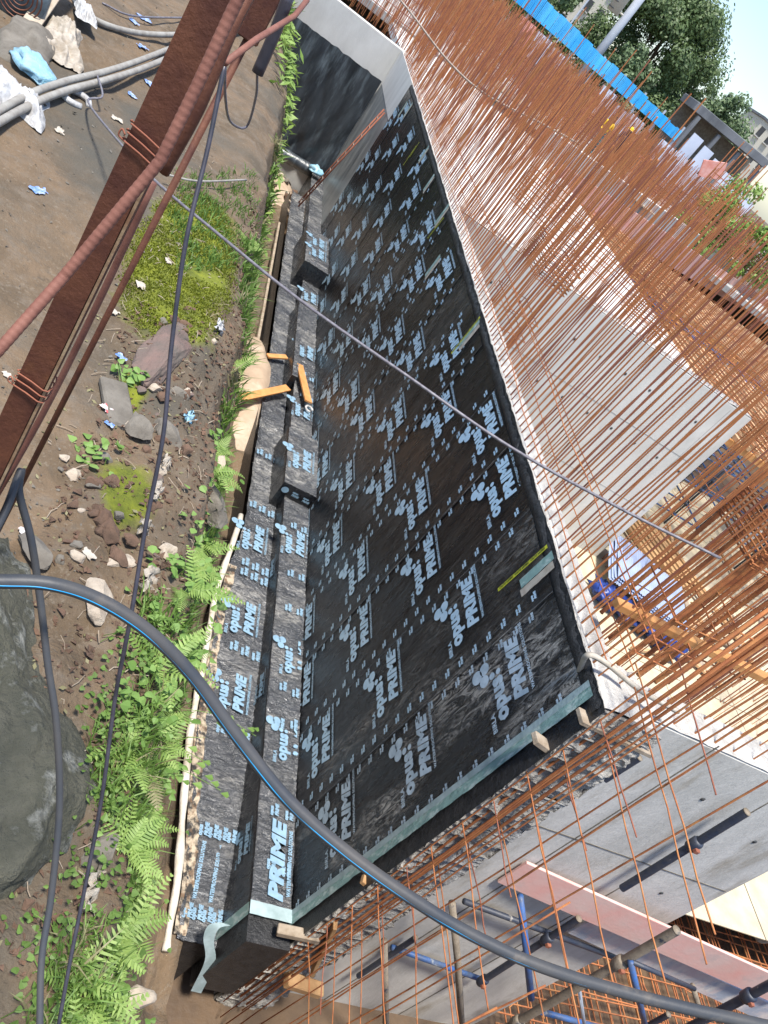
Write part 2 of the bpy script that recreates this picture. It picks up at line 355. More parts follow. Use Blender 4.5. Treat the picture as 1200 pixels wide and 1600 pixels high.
def disc(cx, cy, r, n=14):
    return [(cx + r * math.cos(6.2832 * k / n), cy + r * math.sin(6.2832 * k / n)) for k in range(n)], [list(range(n))]
def merge(parts):
    vs = []; fs = []
    for (v, f), (dx, dy) in parts:
        k = len(vs); vs += [(a + dx, b + dy) for a, b in v]; fs += [[i + k for i in q] for q in f]
    return vs, fs
# one printed logo, reading left to right in u, up in v, origin at its middle
t1 = fit(text_mesh('BIRLA', .075, .002), .19); t2 = fit(text_mesh('opus', .235, .013), .45)
t3 = fit(text_mesh('PRIME', .215, .013, .16), .66); t4 = fit(text_mesh('WATERPROOFING SOLUTIONS', .05, .0015), .72)
LOGO = merge([((t1[0], t1[1]), (-.40, .235)), ((t2[0], t2[1]), (-.34, .075)), ((t3[0], t3[1]), (-.27, -.185)), ((t4[0], t4[1]), (-.27, -.275)),
              (disc(.155, .185, .036), (0, 0)), (disc(.165, .29, .062), (0, 0)), (disc(.285, .265, .064), (0, 0)), (disc(.26, .375, .07), (0, 0)) , (disc(.155, .10, .03), (0, 0))])
t5 = fit(text_mesh('opus', .06, .004), .11); t6 = fit(text_mesh('PRIME', .058, .004, .15), .14)
MINI = merge([((t5[0], t5[1]), (-.06, .01)), ((t6[0], t6[1]), (-.05, -.055))])
SOLN = fit(text_mesh('WATERPROOFING SOLUTIONS', .06, .003), 1.0)
def stamp(mb, shape, origin, U, V, k=1., clip=None):
    o = Vector(origin); U = Vector(U); V = Vector(V)
    P = [o + U * (a * k) + V * (b * k) for a, b in shape[0]]; fs = shape[1]
    if clip: fs = [f for f in fs if all(clip(P[i]) for i in f)]
    nrm = U.cross(V)
    return mb.add(P, fs)

# ============================================================ SETTING: terrain
XE = -3.1
def edge_x(y): return XE - .5 * min(1, max(0, (y - 13) / 8)) + .12 * N(y, 3.3, 0, .8) + .05 * N(y, 9, 0, 3)
def bank_z(x, y):
    e = edge_x(y); g = -2.86 + .10 * N(x, y, 0, .6) + .035 * N(x, y, 5, 2.5)
    u = x - e
    if y < 6.2 and u > -1.1:
        w_ = min(1, (u + 1.1) * 2) * min(1, 6.2 - y); g += w_ * (.07 * N(x, y, 3, 4) + .045 * abs(N(x, y, 6, 10)) + .02 * N(x, y, 7, 22))
    if u < -.25: return g
    prof = [(-.25, 0), (0, -.10), (.25, -.75), (.6, -1.9), (1.1, -3.3), (1.6, -4.55), (2.0, -5.0), (3.2, -5.15)]
    for (a, za), (b, zb) in zip(prof, prof[1:]):
        if u <= b:
            t = (u - a) / (b - a); d = za + (zb - za) * t; break
    else: d = -5.15
    rough = min(1, max(0, u + .3)) * (.16 * N(x, y, 1, 1.7) + .07 * N(x, y, 2, 5))
    return g + d + rough
def bank_f(u, v):
    y = -4 + 38 * (v ** 1.5)
    x = -16 + 15.2 * (1 - (1 - u) ** 2.6) if u < 1 else -.8
    if u > .5: x = -16 + 15.2 * (1 - .5 ** 2.6) + (15.2 * .5 ** 2.6) * (u - .5) / .5
    return Vector((x, y, bank_z(x, y)))
mb = MB(); mb.grid(bank_f, 230, 420, flip=True); o = mb.build('earth_bank', 'bank'); tag(o, kind='structure')
o.data.update()
# far ground in one ring sheet round the works, and the pit floor
mb = MB(); G = -3.05; F = 1500
xs = [-F, -15.9, 60, F]; ys = [-F, -3.9, 55, F]
for i in range(3):
    for j in range(3):
        if i == 1 and j == 1: continue
        mb.add([(xs[i], ys[j], G), (xs[i + 1], ys[j], G), (xs[i + 1], ys[j + 1], G), (xs[i], ys[j + 1], G)], [(0, 1, 2, 3)])
tag(mb.build('ground', 'dirt'), kind='structure')
mb = MB(); mb.grid(lambda u, v: Vector((-3 + 64 * u, -6 + 64 * v, -8.75 + .12 * N(u * 64, v * 64, 0, .7))), 90, 90, flip=True)
tag(mb.build('pit_floor', M['mud']), kind='structure')
mb = MB(); mb.add([(-3.0, -3.9, -9), (60, -3.9, -9), (60, -3.9, G), (-3.0, -3.9, G), (60, 55, -9), (60, 55, G), (-16, 55, G), (-16, 55, -9)], [(0, 1, 2, 3), (1, 4, 5, 2), (4, 7, 6, 5)])
tag(mb.build('pit_side', 'dirt'), kind='structure')

# ============================================================ RETAINING WALL
YT = 3.5; YN, YF = 3.36, 26.6; ZT = -2.85; ZB = -9.2; ZL = -7.15; YM = 22.4
wall = thing('retaining_wall', 'long grey concrete retaining wall clad in black printed waterproofing membrane beside the trench', 'wall', (0, YN, ZB))
def wtop(y): return ZT + .012 * N(y, 0, 0, 2.2) + .010 * N(y, 4, 0, 7)
mb = MB()
n = 330
for i in range(n):
    y0 = YN + (YF - YN) * i / n; y1 = YN + (YF - YN) * (i + 1) / n
    def prof(y): return [(0, ZB), (0, wtop(y) - .05), (.03 + .012 * N(y, 1, 0, 2.5), wtop(y)), (.15, wtop(y) + .015 + .02 * N(y, 8, 0, 6)), (.27, wtop(y + 3) + .01), (.33, wtop(y) - .06), (.33, ZB)]
    A = prof(y0); B = prof(y1)
    for (a, b), (c, d) in zip(zip(A, A[1:]), zip(B, B[1:])):
        mb.add([(a[0], y0, a[1]), (b[0], y0, b[1]), (d[0], y1, d[1]), (c[0], y1, c[1])], [(3, 2, 1, 0)], True)
mb.add([(0, YF, ZB), (.33, YF, ZB), (.33, YF, ZT), (0, YF, ZT)], [(0, 1, 2, 3)])
mb.build('wall_body', 'conc_top', wall)
# the near end: stepped courses of rough joint concrete
mb = MB(); z = ZB; i = 0
while z < ZT - .05:
    h = rnd(.13, .19); z1 = min(z + h, ZT - .02); d = rnd(.008, .045)
    def face(u, v, z=z, z1=z1, d=d, i=i):
        x = .0 + .60 * u + (.05 * N(i, v * 3, 2, 1) if u > .5 else 0); zz = z + (z1 - z) * v
        yy = YN - d * (1 - v) - .03 - .04 * N(x * 8, zz * 8, i, 1.3) - .02 * N(x * 30, zz * 30, i, 1)
        return Vector((x, yy, zz))
    mb.grid(face, 22, 7, sm=False)
    k = 14
    mb.add([face(0, 0), face(1, 0), (.60, YN + .02, z), (0, YN + .02, z)], [(0, 1, 2, 3)])
    mb.add([face(0, 1), face(1, 1), (.60, YN + .02, z1), (0, YN + .02, z1)], [(3, 2, 1, 0)])
    mb.add([face(0, 0), face(0, 1), (0, YN + .02, z1), (0, YN + .02, z)], [(3, 2, 1, 0)])
    mb.add([face(1, 0), face(1, 1), (.60, YN + .02, z1), (.60, YN + .02, z)], [(0, 1, 2, 3)])
    z = z1; i += 1
mb.box((.46, 3.52, (ZB + ZT - .06) / 2), (.27, .34, ZT - .06 - ZB)); mb.build('joint_face', 'conc_rough', wall)
mb = MB(); mb.grid(lambda u, v: Vector((.3 + .31 * u, 3.34 + .6 * v, ZT - .05 + .03 * N(u * 5, v * 8, 0, 1))), 8, 14, flip=True); mb.build('corner_crust', 'conc_top', wall)
# black primer band on the outside of the wall, ragged along the top and near end
mb = MB()
mb.grid(lambda u, v: Vector((-.006, YN - .05 + .07 * N(v * 40, 2, 0, 1) * (u < .001) + (YM - YN) * u, ZL + (ZT + .01 - ZL) * v + (.018 * N(u * 37, 0, 0, 1) + .018 * N(u * 150, 0, 0, 1) if v == 1 else 0))), 220, 8)
mb.build('primer_coat', 'primer', wall)
mb = MB()  # ragged thick lip of black overlap at the top edge
mb.grid(lambda u, v: Vector((-.012 - .03 * math.sin(v * 3.14) * (.35 + .4 * abs(N(u * 13, 3, 0, 1)) + .25 * N(u * 210, 3, v, 1)), YN + (YM - YN) * u, ZT - .12 + (.10 + .05 * N(u * 40, 5, 0, 1) + .05 * N(u * 230, 5, 0, 1)) * v)), 1100, 4)
mb.build('overlap_lip', 'primer', wall)
# membrane strips
seams = [3.56]
while seams[-1] < YM - .6: seams.append(seams[-1] + 1.06)
seams[-1] = YM
offs = [-3.65, -4.04, -3.24, -3.25, -3.85, -3.5, -4.2, -3.3, -3.9, -3.45, -4.1, -3.6, -3.2, -4.0, -3.4, -3.9, -3.3, -3.7]
U_ = Vector((0, 1, 0)); V_ = Vector((0, 0, -1))
for k, (ya, yb) in enumerate(zip(seams, seams[1:])):
    x0 = -.014 - .004 * (k % 2)
    def sf(u, v, x0=x0, ya=ya, yb=yb):
        y = ya - .06 + (yb - ya + .06) * u; z = ZL - .02 + (ZT - .10 - ZL + (.022 * N(y, 7, 0, 3) if v == 1 else 0)) * v
        return Vector((x0 - .004 * N(y, z, k, 1.5), y, z))
    m = MB(); m.grid(sf, 6, 26)
    st = m.build('membrane_sheet', 'mem_dust2' if k == 0 else ('mem_dust1' if k in (1, 6, 9) else 'mem'), wall)
    m = MB(); m.grid(lambda u, v: Vector((x0 - .005, ya - .045 + .012 * v + .004 * N(u * 30, k, 0, 1), ZL + (ZT - .12 - ZL) * u)), 60, 1, flip=True)
    if k: m.build('seam_lap', 'mem_crumple', st)
    if k == 0: tag(st, 'scratched membrane sheet streaked with pale dust')
    t = MB(); yc = (ya + yb) / 2 + .03; xk = x0 - .009
    zc = offs[k % len(offs)] + (.0 if k < 18 else .3)
    inside = lambda p: ZL < p.z < ZT - .13 and ya - .05 < p.y < yb
    while zc > ZL - .4:
        stamp(t, LOGO, (xk, yc + .02, zc), U_, V_, .95, inside); zc -= 1.28
    z = ZT - .25 - rnd(0, .1)
    while z > ZL + .05 and k < 11:
        for dy in (.06, yb - ya - .115):
            stamp(t, MINI, (xk, ya + dy, z - .07 * (dy > .5)), U_, V_, .62, inside)
        z -= .20
    t.build('printed_lettering', 'ink_dusty' if k == 0 else 'ink', st)
# sealing tape at the near end: down the wall and over the ledge
mb = MB()
mb.grid(lambda u, v: Vector((-.028 - .006 * N(u * 60, v, 0, 1), YT - .03 + .13 * v + .012 * N(u * 20, v * 3, 1, 1), ZL + (ZT - .03 - ZL) * u)), 90, 3, flip=True)
mb.build('sealing_tape', 'tape', wall)
mb = MB()
mb.grid(lambda u, v: Vector((-.031 - .004 * N(u * 30, v, 3, 1), YT + .05 + .055 * v, ZL + .02 + (ZT - .05 - ZL) * u)), 60, 1, flip=True)
mb.build('tape_edge', 'tape_white', wall)
# pale green repair strips near the top, and yellow tape lines
for (px, py, L1) in ((838, 890, .42), (733, 520, .42), (690, 335, .4), (676, 415, .4), (670, 285, .35), (662, 240, .35), (637, 172, .4), (629, 170, .4)):
    c = hx(px, py, -.03); m = MB()
    m.grid(lambda u, v: Vector((-.030, c.y + .10 * (u - .5) + .01 * N(v * 5, u, px, 1), c.z + L1 * (v - .5))), 2, 8, flip=True)
    m.build('repair_strip', 'tape', wall)
    m = MB(); m.grid(lambda u, v: Vector((-.031, c.y - .10 + .08 * (u - .5) + .01 * N(v * 5, u, px + 1, 1), c.z - .02 + L1 * (v - .5))), 2, 8, flip=True)
    m.build('repair_strip', 'paper', wall)
bars = text_mesh('OPUS PRIME  OPUS PRIME  OPUS PRIME', .035, .001)
for (a, b) in (((778, 922), (855, 853)), ((705, 552), (750, 495)), ((693, 340), (668, 372)), ((630, 258), (650, 228)), ((640, 245), (655, 222))):
    A = hx(*a, -.034); B = hx(*b, -.034); d = (B - A).normalized(); s = Vector((1, 0, 0)).cross(d) * .02
    m = MB().add([A - s, B - s, B + s, A + s], [(0, 1, 2, 3)]); yt = m.build('yellow_tape', 'yellow_tape', wall)
    W = (B - A).length; tt = fit(bars, W * .92); t = MB(); stamp(t, tt, A + d * W * .04 - s * .6 + Vector((-.003, 0, 0)), d, s.normalized(), 1)
    t.build('tape_print', 'ink_black', yt)
# smooth coated end bay beyond the membrane
mb = MB(); mb.grid(lambda u, v: Vector((-.012 - .01 * N(u * 9, v * 9, 0, 1), YM + (YF - YM) * u, ZL - .4 + (ZT - 1.0 - ZL + .4 + .1 * N(u * 5, 1, 0, 1) + .35 * (1 - u)) * v)), 30, 20)
mb.build('end_bay_sheet', 'grey_sheen', wall)
mb = MB(); mb.box((-.01, (YM + YF) / 2, ZT - .5), (.016, YF - YM, 1.06)); mb.build('coping_band', 'conc_white', wall)
mb = MB(); mb.box((-.004, 12, ZT - .004), (.03, 17.5, .02)); 

# ledge and blocks wrapped in membrane
led = thing('footing_ledge', 'raised footing ledge wrapped in crumpled black printed membrane along the wall foot', 'footing', (-.5, YN, -9.2))
LX = -.47
def slab(x0, x1, y0, y1, z0, z1, name, parent, m='mem_crumple', amp=.012, seed=0):
    q = MB(); ny = max(4, int((y1 - y0) * 26)); nv = 30
    per = [(x0, z0), (x0, z1), (x1, z1)]
    def at(u, v):
        y = y0 + (y1 - y0) * u
        if v < .5: a, b = per[0], per[1]; t = v * 2
        else: a, b = per[1], per[2]; t = v * 2 - 1
        return Vector((a[0] + (b[0] - a[0]) * t - amp * N(y, v * 6, seed, 2.5) - .5 * amp * N(y, v * 6, seed, 9), y, a[1] + (b[1] - a[1]) * t + amp * N(y, v * 6, seed + 3, 3) + (.026 * wrinkle(y, v * .8, seed) if v > .5 else 0)))
    q.grid(at, ny, nv)
    q.add([at(0, k / nv) for k in range(nv + 1)] + [(x1, y0, z0)], [list(range(nv + 2))[::-1]])
    q.add([at(1, k / nv) for k in range(nv + 1)] + [(x1, y1, z0)], [list(range(nv + 2))])
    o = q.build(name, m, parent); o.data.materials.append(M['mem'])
    for f in o.data.polygons: f.material_index = 0 if f.normal.z > .55 else 1  # upward faces take the lighter foil with painted sky sheen, sides stay black
    return o
slab(LX, -.02, YT + .02, 9.85, -8.2, -7.12, 'ledge_face', led)
slab(LX + .02, -.02, 9.85, YF, -8.2, -7.16, 'ledge_face', led, seed=5)
bk1 = slab(-.60, -.02, 9.95, 11.5, -8.2, -6.90, 'wrapped_block', led, amp=.008, seed=2)
bk2 = slab(-.66, -.02, 18.2, 20.4, -8.2, -6.72, 'wrapped_block', led, amp=.008, seed=3)
slab(-.58, LX, 13.4, 16.6, -8.2, -7.0, 'wrapped_block', led, amp=.008, seed=4)
t = MB()
for y in (5.5, 6.75, 8.9, 12.6, 14.8, 17.4):
    stamp(t, LOGO, (-.13 if y < 8 else -.25, y, -7.086 + (.0 if y < 9.85 else -.03)), (0, 1, 0), (-1, 0, 0), .8, lambda p: p.x < -.03)
for y in (4.0, 4.6, 5.7, 6.2, 7.6, 8.2, 9.3, 13, 13.8):
    for x in (-.12, -.3): stamp(t, MINI, (x, y + rnd(-.05, .05), -7.084), (0, 1, 0), (-1, 0, 0), 1)
tp = fit((t3[0], t3[1], t3[2]), .85); stamp(t, (tp[0], tp[1]), (-.15, 3.66, -7.082), (0, 1, 0), (-1, 0, 0), 1.0)
stamp(t, fit(SOLN, .7), (-.06, 3.72, -7.082), (0, 1, 0), (-1, 0, 0), 1.0)
t_ = t
for ys, z0, bk in (((10.7,), -6.88, bk1), ((19.0, 19.7), -6.70, bk2)):
    t = MB()
    for y in ys: stamp(t, LOGO, (-.33, y, z0), (0, 1, 0), (-1, 0, 0), .85, lambda p: p.x < -.03)
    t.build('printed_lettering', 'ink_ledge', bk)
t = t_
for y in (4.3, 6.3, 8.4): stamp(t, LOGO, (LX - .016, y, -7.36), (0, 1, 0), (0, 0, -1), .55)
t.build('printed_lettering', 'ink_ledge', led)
t = MB(); dv, df = disc(0, 0, .075, 18); t.add([(-.52 + a * .8, 9.933, -7.02 + b * .8) for a, b in dv], df)
stamp(t, MINI, (-.34, 9.933, -7.02), (1, 0, 0), (0, 0, 1), .9); stamp(t, MINI, (-.14, 9.933, -7.03), (1, 0, 0), (0, 0, 1), .9)
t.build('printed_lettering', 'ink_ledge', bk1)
mb = MB(); mb.grid(lambda u, v: Vector((LX - .02 + (.47) * u, YT - .02 + .13 * v, -7.080 + .01 * N(u * 5, v, 0, 1))), 6, 2, flip=True); mb.build('sealing_tape', 'tape_white', led)
mb = MB(); mb.grid(lambda u, v: Vector((LX - .022, YT - .02 + .12 * v, -8.1 + 1.0 * u)), 8, 2, flip=True); mb.build('sealing_tape', 'tape', led)
mb = MB(); mb.box((-.235, YT - .12, -7.74), (.47, .26, 1.2)); mb.build('primed_end_face', 'primer', led)
# low footing with printed membrane and the rolled white sheet edge
foot = thing('low_footing', 'low footing strip in crumpled printed membrane with white sheet rolled along its edge', 'footing', (-1, YN, -9.2))
def lerp_tab(tab, y):
    for (a, va), (b, vb) in zip(tab, tab[1:]):
        if y <= b: return va + (vb - va) * max(0, (y - a)) / (b - a)
    return tab[-1][1]
def fz(y): return lerp_tab([(3.4, -7.80), (3.7, -7.74), (4.2, -7.64), (4.9, -7.55), (6.2, -7.46), (7.2, -7.42), (30, -7.40)], y)
def fx(y): return lerp_tab([(3.4, -.98), (3.85, -1.0), (4.8, -1.14), (5.5, -1.21), (7.4, -1.22), (8.3, -1.14), (9.2, -1.02), (12, -1.0), (30, -.98)], y)
def ftop(u, v):
    y = 3.42 + 21 * u; x0 = fx(y) + .05 + .04 * abs(N(y, 3, 0, 3)); x = x0 + (LX + .01 - x0) * v
    return Vector((x, y, fz(y) + .016 * N(x * 2, y, 1, 3) + (.034 * wrinkle(y, x, 2)) + (.03 * (1 - v / .15) if v < .15 else 0)))
q = MB(); q.grid(ftop, 620, 26, flip=True); q.build('footing_top', 'mem_crumple', foot)
q = MB(); q.grid(lambda u, v: Vector((fx(3.42 + 21 * u) + .02, 3.42 + 21 * u, -8.9 + (fz(3.42 + 21 * u) + 8.88) * v)), 60, 2); q.grid(lambda u, v: Vector((fx(3.42) + .03 + (LX - fx(3.42) - .04) * u, 3.43, -8.9 + (fz(3.42) + 8.88) * v)), 6, 6, flip=True); q.build('footing_side', 'primer', foot)
t = MB()
for y in (6.15, 7.35, 8.95): stamp(t, LOGO, (-.80, y, fz(y) + .042), (0, 1, 0), (-1, 0, 0), .85)
for y in (5.55, 6.75, 8.1, 8.3, 9.6, 11):
    for x in (-.56, -.72, -.88): stamp(t, MINI, (x, y - .12 * x, fz(y) + .042), (0, 1, 0), (-1, 0, 0), 1.15)
for y in (3.66, 4.45):
    for x in (-.54, -.65, -.76, -.87): stamp(t, MINI, (x, y, fz(y) + .038), (0, 1, 0), (-1, 0, 0), 1.1)
for x in (-.62, -.80): stamp(t, fit(SOLN, .58), (x, 3.78, fz(3.75) + .05), (0, 1, .12), (-1, 0, 0), 1)
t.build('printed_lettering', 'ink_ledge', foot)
mb = MB(); ps = [Vector((fx(y) + .02 * N(y, 1, 0, 1.2), y, fz(y) - .01 + .02 * N(y, 2, 0, 1.5))) for y in [3.3 + .10 * k for k in range(62)]]
mb.tube(ps, [.043 + .018 * N(p.y, 5, 0, 3) for p in ps], 8); mb.build('white_sheet_edge', 'white_sheet', foot)
mb = MB(); mb.grid(lambda u, v: Vector((fx(3.45 + 4.8 * u) + .03 + (.13 + .07 * N(u * 22, 3, 0, 1)) * v, 3.45 + 4.8 * u, fz(3.45 + 4.8 * u) + .034 + .015 * N(u * 50, v * 3, 0, 1))), 120, 4, flip=True); mb.build('torn_paper', 'torn_edge', foot)
ps = curve([hy(352, 1445, 3.47), hy(334, 1450, 3.40), hy(326, 1470, 3.34), hy(328, 1505, 3.28), hy(306, 1552, 3.2)], 6)
q = []
for p in ps: q += [p + Vector((-.07, 0, .03)), p + Vector((.07, .02, -.03))]
mb = MB(); mb.add(q, [(2 * i, 2 * i + 1, 2 * i + 3, 2 * i + 2) for i in range(len(ps) - 1)], True); mb.build('loose_tape_tail', 'tape_white', foot)

# ============================================================ OTHER CONCRETE WALLS
def plain_wall(name, label, x0, x1, y0, y1, z0, z1, m, topm='conc_top', extra=None):
    t = thing(name, label, 'wall', ((x0 + x1) / 2, (y0 + y1) / 2, z0))
    b = MB(); b.box(((x0 + x1) / 2, (y0 + y1) / 2, (z0 + z1) / 2), (x1 - x0, y1 - y0, z1 - z0), bev=.01); b.build('wall_face', m, t)
    b = MB(); b.grid(lambda u, v: Vector((x0 + (x1 - x0) * u, y0 + (y1 - y0) * v, z1 + .012 + .02 * abs(N(u * 20, v * 6, 0, 1)) + .012 * N(u * 60, v * 9, 0, 1))), int(8 * (x1 - x0)) + 4, int(8 * (y1 - y0)) + 4, flip=True); b.build('wall_top', topm, t)
    return t
cw1 = plain_wall('cross_wall', 'grey concrete cross wall at the near end behind the pipe props', .34, 3.5, 3.56, 3.9, -9, -2.95, 'conc_grey')
b = MB()
for x in (1.4, 2.45): b.box((x, 3.5575, -5.9), (.012, .006, 6.0))
b.box((1.9, 3.5575, -4.55), (3.1, .006, .012))
b.build('formwork_joint', 'rock_grey', cw1)
for x, z in ((.9, -3.7), (1.9, -3.5), (2.9, -3.75), (2.9, -4.9), (1.9, -5.3), (.9, -5.1), (3.2, -3.3)):
    b = MB(); b.tube([(x, 3.57, z), (x, 3.553, z)], .022, 10); b.build('tie_hole', 'shade_dark', cw1)
cw2 = plain_wall('cross_wall', 'whitish concrete cross wall seen through the dense vertical bars', .34, 8.17, 13.9, 14.25, -9, -2.9, 'conc_white')
b = MB(); b.box((4.2, 13.897, -4.4), (7.4, .006, .012)); b.box((4.3, 13.897, -5.9), (7.6, .006, .012))
for x in (1.6, 2.85, 4.1, 5.3, 6.5, 7.6): b.box((x, 13.897, -5.5), (.010, .006, 5.0))
b.build('formwork_joint', 'conc', cw2)
for k in range(22):
    b = MB(); x_ = .9 + .7 * (k % 11); z_ = -3.6 - 1.1 * (k // 11); b.tube([(x_, 13.91, z_), (x_, 13.893, z_)], .03, 8); b.build('tie_hole', 'shade_dark', cw2)
far = thing('return_wall', 'far concrete return wall with black plastic sheet hung below its bare top band', 'wall', (-2.5, 26.8, -9))
b = MB(); b.box((-3.6, 26.8, -5.93), (8.0, .33, 6.2), bev=.01); b.build('wall_face', 'conc_white', far)
b = MB()
b.grid(lambda u, v: Vector((-4.2 + 4.15 * u, 26.58 - .10 * abs(N(u * 9 + v * 2.2, v * .8, 0, 1)) - .22 * (1 - v) * abs(N(u * 5 - v * 2, v, 4, 1)), -7.25 + (3.42 + .04 * N(u * 20, 2, 0, 1)) * v)), 110, 50)
b.build('black_plastic_sheet', 'black_plastic', far)
# slabs beyond cross wall 2
slb = thing('floor_slab', 'pale concrete floor slab under the rebar thicket beyond the long wall', 'slab', (3, 20, -3.4))
b = MB(); b.box((3.85, 24.6, -3.27), (6.98, 20.6, .3), bev=.01); b.build('slab_top', 'conc_white', slb)
slb2 = thing('floor_slab', 'broad far concrete slab stretching towards the blue sheet fence', 'slab', (25, 45, -3.4))
b = MB(); b.box((24, 46.5, -3.22), (60, 22, .3), bev=.01); b.build('slab_top', 'conc', slb2)

HOLES = []
for (px, py, rx, ry) in ((985, 440, 1.6, 2.0), (1085, 525, 1.5, 1.5), (1150, 570, 1.3, 1.5), (905, 480, .9, 1.6)):
    c = hz(px, py, -3.6); HOLES.append((c.x - rx, c.x + rx, c.y - ry, c.y + ry))
# deck of joists and planks (formwork under the rebar mat)
deck = thing('formwork_deck', 'timber joist formwork deck carrying a rebar mat with openings over blue props', 'formwork', (12, 24, -3.6))
b = MB(); holes = HOLES
def inhole(x, y): return any(a < x < c and d < y < e for a, c, d, e in holes)
for i in range(40):
    x = 7.6 + .36 * i
    for j in range(28):
        y = 14.6 + .6 * j
        if inhole(x, y): continue
        b.box((x, y + .3, -3.62), (.09 + .03 * random.random(), .598, .1))
b.build('joists', 'joist_timber', deck)['kind'] = 'stuff'
b = MB()
for j in range(17):
    y = 14.7 + 1.02 * j; b.box((15, y, -3.76), (14, .12, .16))
b.build('bearers', 'orange_timber', deck)['kind'] = 'stuff'
mat_ = thing('rebar_mat', 'rusty rebar mat tied in a square grid on the timber deck', 'rebar mat', (12, 24, -3.5))
b = MB()
for i in range(30): b.bar((7.4 + .50 * i, 14.5, -3.48), (7.4 + .36 * i, 31.3, -3.48), .013, .013)
for j in range(34): b.bar((7.3, 14.5 + .50 * j, -3.46), (22.2, 14.5 + .40 * j, -3.46), .013, .013)
b.build('grid_bars', 'rust', mat_)['kind'] = 'stuff'
# lower plywood floor in the pit
ply = thing('plywood_floor', 'yellow plywood sheets laid over the sunken inner floor', 'plywood', (12, 10, -7.6))
b = MB()
for i in range(7):
    for j in range(9):
        b.box((5.4 + 2.44 * i, 5.2 + 1.84 * j + 1, -7.6 + .01 * random.random()), (2.42, 1.82, .02))
b.build('plywood_sheet', 'ply_yellow', ply)['kind'] = 'stuff'
# joist packs on the plywood
for i, (px, py, lb) in enumerate(((1000, 835, 'stack of pale timber battens leaning by the foot of the whitish cross wall'), (1035, 868, 'second stack of timber battens nearest the blue sheets'))):
    c = hz(px, py, -7.4); p = thing('batten_stack', lb, 'timber stack', (c.x, c.y, -7.58))
    for k in range(6):
        q = MB(); q.bar((c.x - 1.0 + .24 * k, c.y + 1.2, -7.4 + .02 * k), (c.x - .5 + .24 * k + .5, c.y - 1.1, -7.4 + .02 * k), .14, .10, bev=.005); q.build('batten', 'timber', p)
for k in range(26):
    c = hz(rnd(1000, 1200), rnd(800, 1060), -7.5); a = rnd(-.6, .6) + (1.57 if k % 3 else 0); d = Vector((math.cos(a), math.sin(a), 0)) * rnd(.5, 1.5)
    q = MB(); q.bar(c - d, c + d + Vector((0, 0, .04)), rnd(.08, .2), rnd(.03, .08), bev=.004); tag(q.build('loose_plank', random.choice(['timber', 'grey_timber', 'joist_timber']), None, c), 'loose timber plank lying on the sunken plywood floor', 'plank', 'loose planks on the plywood floor')
# corrugated blue sheets in stack
c = hz(1008, 915, -7.1)
pil = thing('sheet_stack', 'stack of pale blue corrugated sheets with deep blue sheets below', 'sheet stack', (c.x, c.y, -7.58))
rotS = Matrix.Rotation(R_(-20), 3, 'Z')
for k in range(4):
    q = MB()
    def sh(u, v, k=k):
        p = rotS @ Vector((-1.1 + 2.1 * u + .06 * k, -.9 + 2.0 * v + .05 * k, 0)); return Vector((c.x + p.x, c.y + p.y, -7.12 + .035 * k + .012 * math.sin(u * 2.6 / .075 * 6.283) + .05 * N(u * 2, v * 2, k, 1)))
    q.grid(sh, 210, 4, flip=True); q.build('corrugated_sheet', 'blue_sheet', pil)
for k in range(9):
    q = MB(); p = rotS @ Vector((-1.05 + .26 * k, -1.1 + .1 * N(k * 3.3, 0), 0))
    q = blob((c.x + p.x, c.y + p.y, -7.33), .26, .30, .13, k, 1.1, k * .7, 22, 1); q.build('blue_bundle', 'blue_deep', pil)

# blue scaffold towers
def scaffold(x, y, z0, z1, label, s=1.2, nx=2, ny=2):
    t = thing('scaffold_tower', label, 'scaffold', (x, y, z0))
    for i in range(nx):
        for j in range(ny):
            q = MB(); q.tube([(x + s * i, y + s * j, z0), (x + s * i, y + s * j, z1)], .03, 8)
            for zz in (z0 + .9, z0 + 1.9): q.tube([(x + s * i, y + s * j, zz - .05), (x + s * i, y + s * j, zz + .05)], .06, 8)
            q.build('standard', 'pipe_dark', t)
    for zz in (z0 + .9, z0 + 1.9, z0 + 2.7, z1 - .15):
        for j in range(ny):
            q = MB(); q.tube([(x, y + s * j, zz), (x + s * (nx - 1), y + s * j, zz)], .024, 6); q.build('ledger', 'pipe_blue', t)
        for i in range(nx):
            q = MB(); q.tube([(x + s * i, y, zz), (x + s * i, y + s * (ny - 1), zz)], .024, 6); q.build('ledger', 'pipe_blue', t)
for (x, y, z0, z1, lb, nx, ny) in ((10.0, 16.6, -7.6, -4.6, 'blue prop scaffold just right of the whitish cross wall edge', 3, 3), (14.2, 17.5, -7.6, -4.6, 'dark blue scaffold grid at the right edge above the white strip', 3, 3),
        (15.0, 15.0, -7.6, -5.2, 'blue scaffold frame standing on the yellow plywood by the right edge', 2, 2), (HOLES[0][0] + .3, HOLES[0][2] + .5, -7.6, -3.5, 'blue props under the long opening in the joist deck', 3, 3),
        (HOLES[1][0] + .3, HOLES[1][2] + .5, -7.6, -3.5, 'blue props under the small square opening in the joist deck', 3, 3), (HOLES[2][0] + .2, HOLES[2][2] + .4, -7.6, -3.5, 'blue props below the dark opening farthest right', 3, 2)):
    scaffold(x, y, z0, z1, lb, 1.15, nx, ny)
c0 = hz(1150, 812, -7.0); plain_wall('low_wall', 'low white concrete upstand at the right edge by the scaffold', c0.x, c0.x + 6, c0.y, c0.y + .3, -9, -7.0, 'conc_white')

